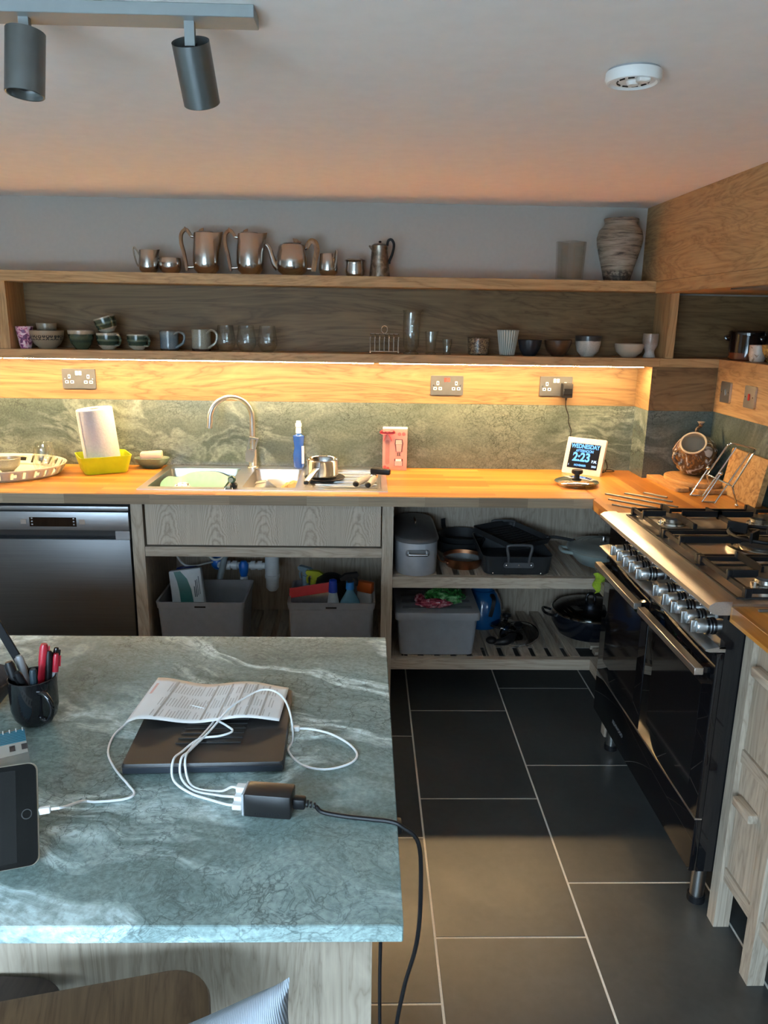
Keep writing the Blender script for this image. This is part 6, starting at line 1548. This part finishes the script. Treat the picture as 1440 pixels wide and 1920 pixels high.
part('red_stamp', B().loft([[sheet(0.025, 0.60+0.25*i/4, 0.0006) for i in range(5)], [sheet(0.045, 0.60+0.25*i/4, 0.0006) for i in range(5)]], caps=False, closed=False), plastic('stamp_red', (0.70, 0.42, 0.36), 0.8), t)
# charger block
t = thing('usb_charger', 'black multi-port charger block with white leads plugged in', 'charger', (-0.724, -0.732, IZ), rz=rad(-7))
part('block', B().box(-0.031, 0.034, -0.017, 0.017, 0.0, 0.0345, 0.002, 2), plastic('charger_black', (0.016, 0.015, 0.015), 0.28), t)
part('port_face', B().box(-0.0345, -0.0312, -0.0168, 0.0168, 0.0005, 0.034, 0.0008), plastic('port_silver', (0.42, 0.43, 0.45), 0.3), t)
b = B()
for k in range(10): b.box(-0.016+k*0.0036, -0.0138+k*0.0036-0.0004*(k % 3), -0.0173, -0.01702, 0.0045, 0.0080 if k % 4 else 0.0072)
part('embossed_mark', b, plastic('emboss', (0.008, 0.009, 0.011), 0.4), t)
part('mains_plug', B().box(0.0345, 0.052, -0.007, 0.007, 0.009, 0.025, 0.003, 2), MAT['black'], t)
for k in range(3): part('strain_rib', B().cyl((0.053+k*0.005, 0, 0.016-k*0.001), (0.0555+k*0.005, 0, 0.016-k*0.001), 0.0052-k*0.0005, n=10), MAT['black'], t)
def usb(y, z):
    c, s = math.cos(rad(-7)), math.sin(rad(-7))
    return lambda dx: (-0.724+(-0.0345-dx)*c-y*s, -0.732+(-0.0345-dx)*s+y*c, IZ+z)
zc = 0.9026
LAP = 0.9215
def lead(lab, y, z, pts):
    u = usb(y, z); p0, p1, p2 = Vector(u(0.0004)), Vector(u(0.014)), Vector(u(0.022))
    t = thing('usb_cable', lab, 'cable', p1, group='white leads on the island')
    d = (p1-p0).normalized(); q = d.to_track_quat('Z', 'Y').to_matrix().to_4x4()
    part('plug', B().box(-0.0062, 0.0062, -0.0042, 0.0042, 0, (p1-p0).length, 0.001, M=Matrix.Translation(p0) @ q), MAT['white'], t, True)
    part('lead', B().tube([p1, p2]+pts, 0.0018, 8, smooth=6), MAT['cablewhite'], t, True)
    return t
from mathutils import Euler
TBM = Matrix.Translation(TAB_LOC) @ Euler(TAB_ROT).to_matrix().to_4x4()
TBp = TBM @ Vector((0.0014, 0.004, 0.062)); TBd = (TBM.to_3x3() @ Vector((1, 0, 0)))
t = lead('white lead passing left under the form to the tablet', 0.010, 0.026, [(-0.800, -0.690, zc), (-0.835, -0.683, zc), (-0.852, -0.664, 0.906), (-0.860, -0.640, 0.924), (-0.858, -0.600, LAP), (-0.846, -0.555, LAP), (-0.840, -0.520, LAP), (-0.853, -0.490, LAP-0.0001), (-0.900, -0.470, LAP), (-0.945, -0.470, LAP), (-0.972, -0.478, 0.917), (-0.990, -0.505, 0.905), (-1.000, -0.540, zc), (-0.993, -0.588, zc), (-0.969, -0.632, zc), (-0.937, -0.673, zc), (-0.921, -0.696, zc), (-0.932, -0.709, zc), (-0.969, -0.715, zc), (-0.985, -0.722, zc+0.006), (TBp+TBd*0.030)[:], (TBp+TBd*0.015)[:]])
q = TBd.to_track_quat('Z', 'Y').to_matrix().to_4x4()
part('plug', B().box(-0.0032, 0.0032, -0.0045, 0.0045, 0, 0.0135, 0.001, M=Matrix.Translation(TBp) @ q), MAT['white'], t, True)
t = lead('white lead looping over the form to the right of the laptop', 0.0, 0.018, [(-0.800, -0.700, zc), (-0.838, -0.688, zc), (-0.862, -0.662, 0.907), (-0.866, -0.640, 0.924), (-0.858, -0.615, LAP+0.002), (-0.838, -0.560, LAP+0.004), (-0.817, -0.511, 0.9365), (-0.796, -0.475, 0.938), (-0.773, -0.447, 0.938), (-0.749, -0.447, 0.936), (-0.728, -0.475, 0.934), (-0.7135, -0.515, 0.922), (-0.708, -0.550, zc), (-0.712, -0.582, zc), (-0.688, -0.621, zc), (-0.651, -0.634, zc), (-0.615, -0.619, zc), (-0.603, -0.594, zc), (-0.616, -0.563, zc), (-0.647, -0.535, zc+0.002), (-0.680, -0.524, 0.907), (-0.699, -0.524, 0.908)])
part('plug', B().box(-0.7135, -0.699, -0.5285, -0.5195, 0.904, 0.912, 0.0015), MAT['white'], t, True)
lead('white lead curling over the laptop vents', -0.010, 0.012, [(-0.806, -0.712, zc), (-0.842, -0.694, zc), (-0.872, -0.668, 0.907), (-0.877, -0.644, 0.924), (-0.870, -0.615, LAP), (-0.852, -0.580, LAP), (-0.820, -0.570, LAP), (-0.804, -0.556, LAP), (-0.815, -0.540, LAP), (-0.838, -0.520, LAP+0.001), (-0.857, -0.497, LAP), (-0.862, -0.470, LAP)])
# black mains lead over the island edge down to the floor
c7, s7 = math.cos(rad(-7)), math.sin(rad(-7))
b = B().tube([(-0.724+0.066*c7, -0.732+0.066*s7, 0.913), (-0.648, -0.742, 0.905), (-0.615, -0.749, 0.9032), (-0.580, -0.755, 0.9032), (-0.556, -0.760, 0.9034), (-0.541, -0.764, 0.899), (-0.517, -0.768, 0.875), (-0.512, -0.770, 0.80), (-0.514, -0.755, 0.70), (-0.529, -0.72, 0.58), (-0.540, -0.71, 0.46), (-0.532, -0.74, 0.32), (-0.530, -0.80, 0.16), (-0.515, -0.87, 0.03), (-0.515, -0.95, 0.0045), (-0.56, -1.05, 0.0045)], 0.0031, 8, smooth=6)
solo('mains_lead', b, MAT['black'], 'black mains lead running from the charger over the island edge', 'cable')
t = thing('mains_plug', 'black plug in the socket under the island corner, lead hanging down', 'plug', (-0.560, -0.672, 0.835))
part('plug_body', B().box(-0.0165, 0.012, -0.016, 0.016, -0.012, 0.018, 0.005, 2), MAT['black'], t)
part('plug_grip', B().box(-0.006, 0.026, -0.013, 0.013, -0.010, 0.004, 0.004, 2), MAT['black'], t)
part('lead', B().tube([(0.0, -0.006, -0.012), (-0.002, -0.008, -0.08), (-0.004, -0.01, -0.25), (-0.002, -0.015, -0.40), (0.004, -0.03, -0.60), (0.006, -0.06, -0.78), (0.006, -0.12, -0.8305)], 0.0028, 8, smooth=5), MAT['black'], t)

# ------------------------------------------------------------------ stools and cushion
def stool(lab, x, y, z, rz, w, d, mat):
    t = thing('wooden_stool', lab, 'stool', (x, y, 0), rz=rz, group='wooden stools at the island')
    b = B(); s = lambda k, zz: [(a*k, c*k, zz) for a, c in rrect(-w, w, -d, d, 0.055, 7)]
    b.loft([s(0.97, z-0.030), s(1.0, z-0.024), s(1.0, z-0.008), s(0.985, z-0.001), s(0.95, z)])
    part('seat', b, mat, t)
    for i in (-1, 1):
        for j in (-1, 1):
            part('leg', B().cyl((i*w*0.30, j*d*0.30, z-0.0305), (i*w*0.36, j*d*0.36, 0.0), 0.015, 0.013, n=12), mat, t)
    for j in (-1, 1): part('stretcher', B().cyl((-w*0.34, j*d*0.34, 0.22), (w*0.34, j*d*0.34, 0.22), 0.009, n=10), mat, t)
    return t
stool('waxed pine stool tucked under the island, below the grey cushion', -0.945, -0.945, 0.66, rad(13), 0.172, 0.165, MAT['pine'])
stool('low stool, coloured dark for the shade, tucked under the island at the far left', -1.215, -0.853, 0.585, rad(-3), 0.175, 0.165, MAT['darkwood'])
knit = flat('grey_knit', (0.34, 0.37, 0.41), 0.95, var=0.03)
m, nt, p = nt_new('blue_grey_rib_knit'); g = N(nt); wv = g.n('ShaderNodeTexWave'); wv.inputs['Scale'].default_value = 150; wv.inputs['Distortion'].default_value = 0.6; wv.bands_direction = 'X'
g.l(g.coord(), wv.inputs['Vector']); g.l(g.ramp(wv.outputs['Fac'], [(0.2, (0.28, 0.305, 0.34)), (0.8, (0.34, 0.37, 0.41))]), p.inputs['Base Color']); p.inputs['Roughness'].default_value = 0.95; g.bump(wv.outputs['Fac'], 0.4, 0.002, p)
b = B()
CW_, CH_ = 0.20, 0.13
def cush(u, v, s):
    a, c = 2*u-1, 2*v-1
    pil = max(0.0, (1-a*a)*(1-c*c))**0.55
    x = -CW_*(1-u); z = -CH_*(1-v)
    pinch = 0.012
    x += pinch*math.sin(PI*v)*(-a); z += pinch*math.sin(PI*u)*(-c)
    return (x+0.16*z*0.0, s*0.045*pil, z)
b.grid(lambda u, v: cush(u, v, -1), 20, 16); b.grid(lambda u, v: cush(u, v, 1), 20, 16)
bmesh.ops.remove_doubles(b.bm, verts=b.bm.verts, dist=1e-5)
b.xf(Matrix.Shear('XZ', 4, (0, 0)) if False else Matrix(((1, 0, 0, 0), (0, 1, 0, 0), (0.30, 0, 1, 0), (0, 0, 0, 1))))
solo('cushion', b, m, 'blue-grey ribbed knit cushion standing on the pine stool', 'cushion', (-0.669, -1.005, 0.894), rot=(rad(-4), rad(-10), 0), sharp=80)

# ------------------------------------------------------------------ ceiling fittings
spotm = flat('spot_gunmetal', (0.20, 0.21, 0.21), 0.36, 0.9, var=0.04)
railm = flat('rail_grey', (0.30, 0.33, 0.335), 0.45, 0.3, var=0.03)
t = thing('track_light', 'grey ceiling track light with two cylinder spots', 'light', (-1.1, -0.272, CZ))
part('rail', B().box(-1.75, -0.777, -0.300, -0.243, 2.026, CZ-0.0002, 0.001), railm, t, True)
for x, tx, ty in ((-1.147, 4, -5), (-0.884, -3, 33)):
    a = part('arm', B().box(x-0.008, x+0.008, -0.280, -0.268, 1.990 if ty > 20 else 2.004, 2.0259), railm, t, True)
    M = Matrix.Translation((x, -0.274, 1.998 if ty > 20 else 2.006)) @ Matrix.Rotation(rad(ty), 4, 'X') @ Matrix.Rotation(rad(tx), 4, 'Y')
    h = part('spot_housing', B().lathe([(0.029, -0.002), (0.0305, 0.0), (0.0305, -0.094), (0.0295, -0.095), (0.0275, -0.094), (0.0275, -0.012), (0.029, -0.002)], 40, M), spotm, t, True)
    part('lamp_face', B().lathe([(0, -0.083), (0.020, -0.084), (0.0272, -0.088), (0.0272, -0.080), (0, -0.078)], 32, M), MAT['chrome'], h, True)
    part('pivot', B().lathe([(0, -0.022), (0.0265, -0.022), (0.0265, -0.016), (0.014, -0.012), (0.010, -0.004), (0, -0.003)], 28, M), MAT['black'], h, True)
t = thing('smoke_alarm', 'round white smoke alarm on the ceiling', 'smoke alarm', (-0.078, -0.020, CZ), rz=0.2)
part('base_plate', B().lathe([(0, -0.0002), (0.050, -0.0002), (0.050, -0.004), (0, -0.004)], 40), plastic('alarm_base', (0.35, 0.36, 0.37), 0.5), t)
part('housing', B().lathe([(0.053, -0.0041), (0.054, -0.016), (0.050, -0.023), (0.046, -0.024), (0.042, -0.020), (0.014, -0.020), (0.010, -0.027), (0, -0.028)], 44), MAT['white'], t)
for k in range(10):
    a = 2*PI*k/10
    part('vent_slot', B().box(-0.006, 0.006, -0.0012, 0.0012, -0.0222, -0.0198, M=Matrix.Rotation(a, 4, 'Z') @ Matrix.Translation((0, 0.030, 0))), MAT['black'], t)
part('test_button', B().box(-0.010, 0.014, -0.044, -0.026, -0.030, -0.0205, 0.002), MAT['white'], t)
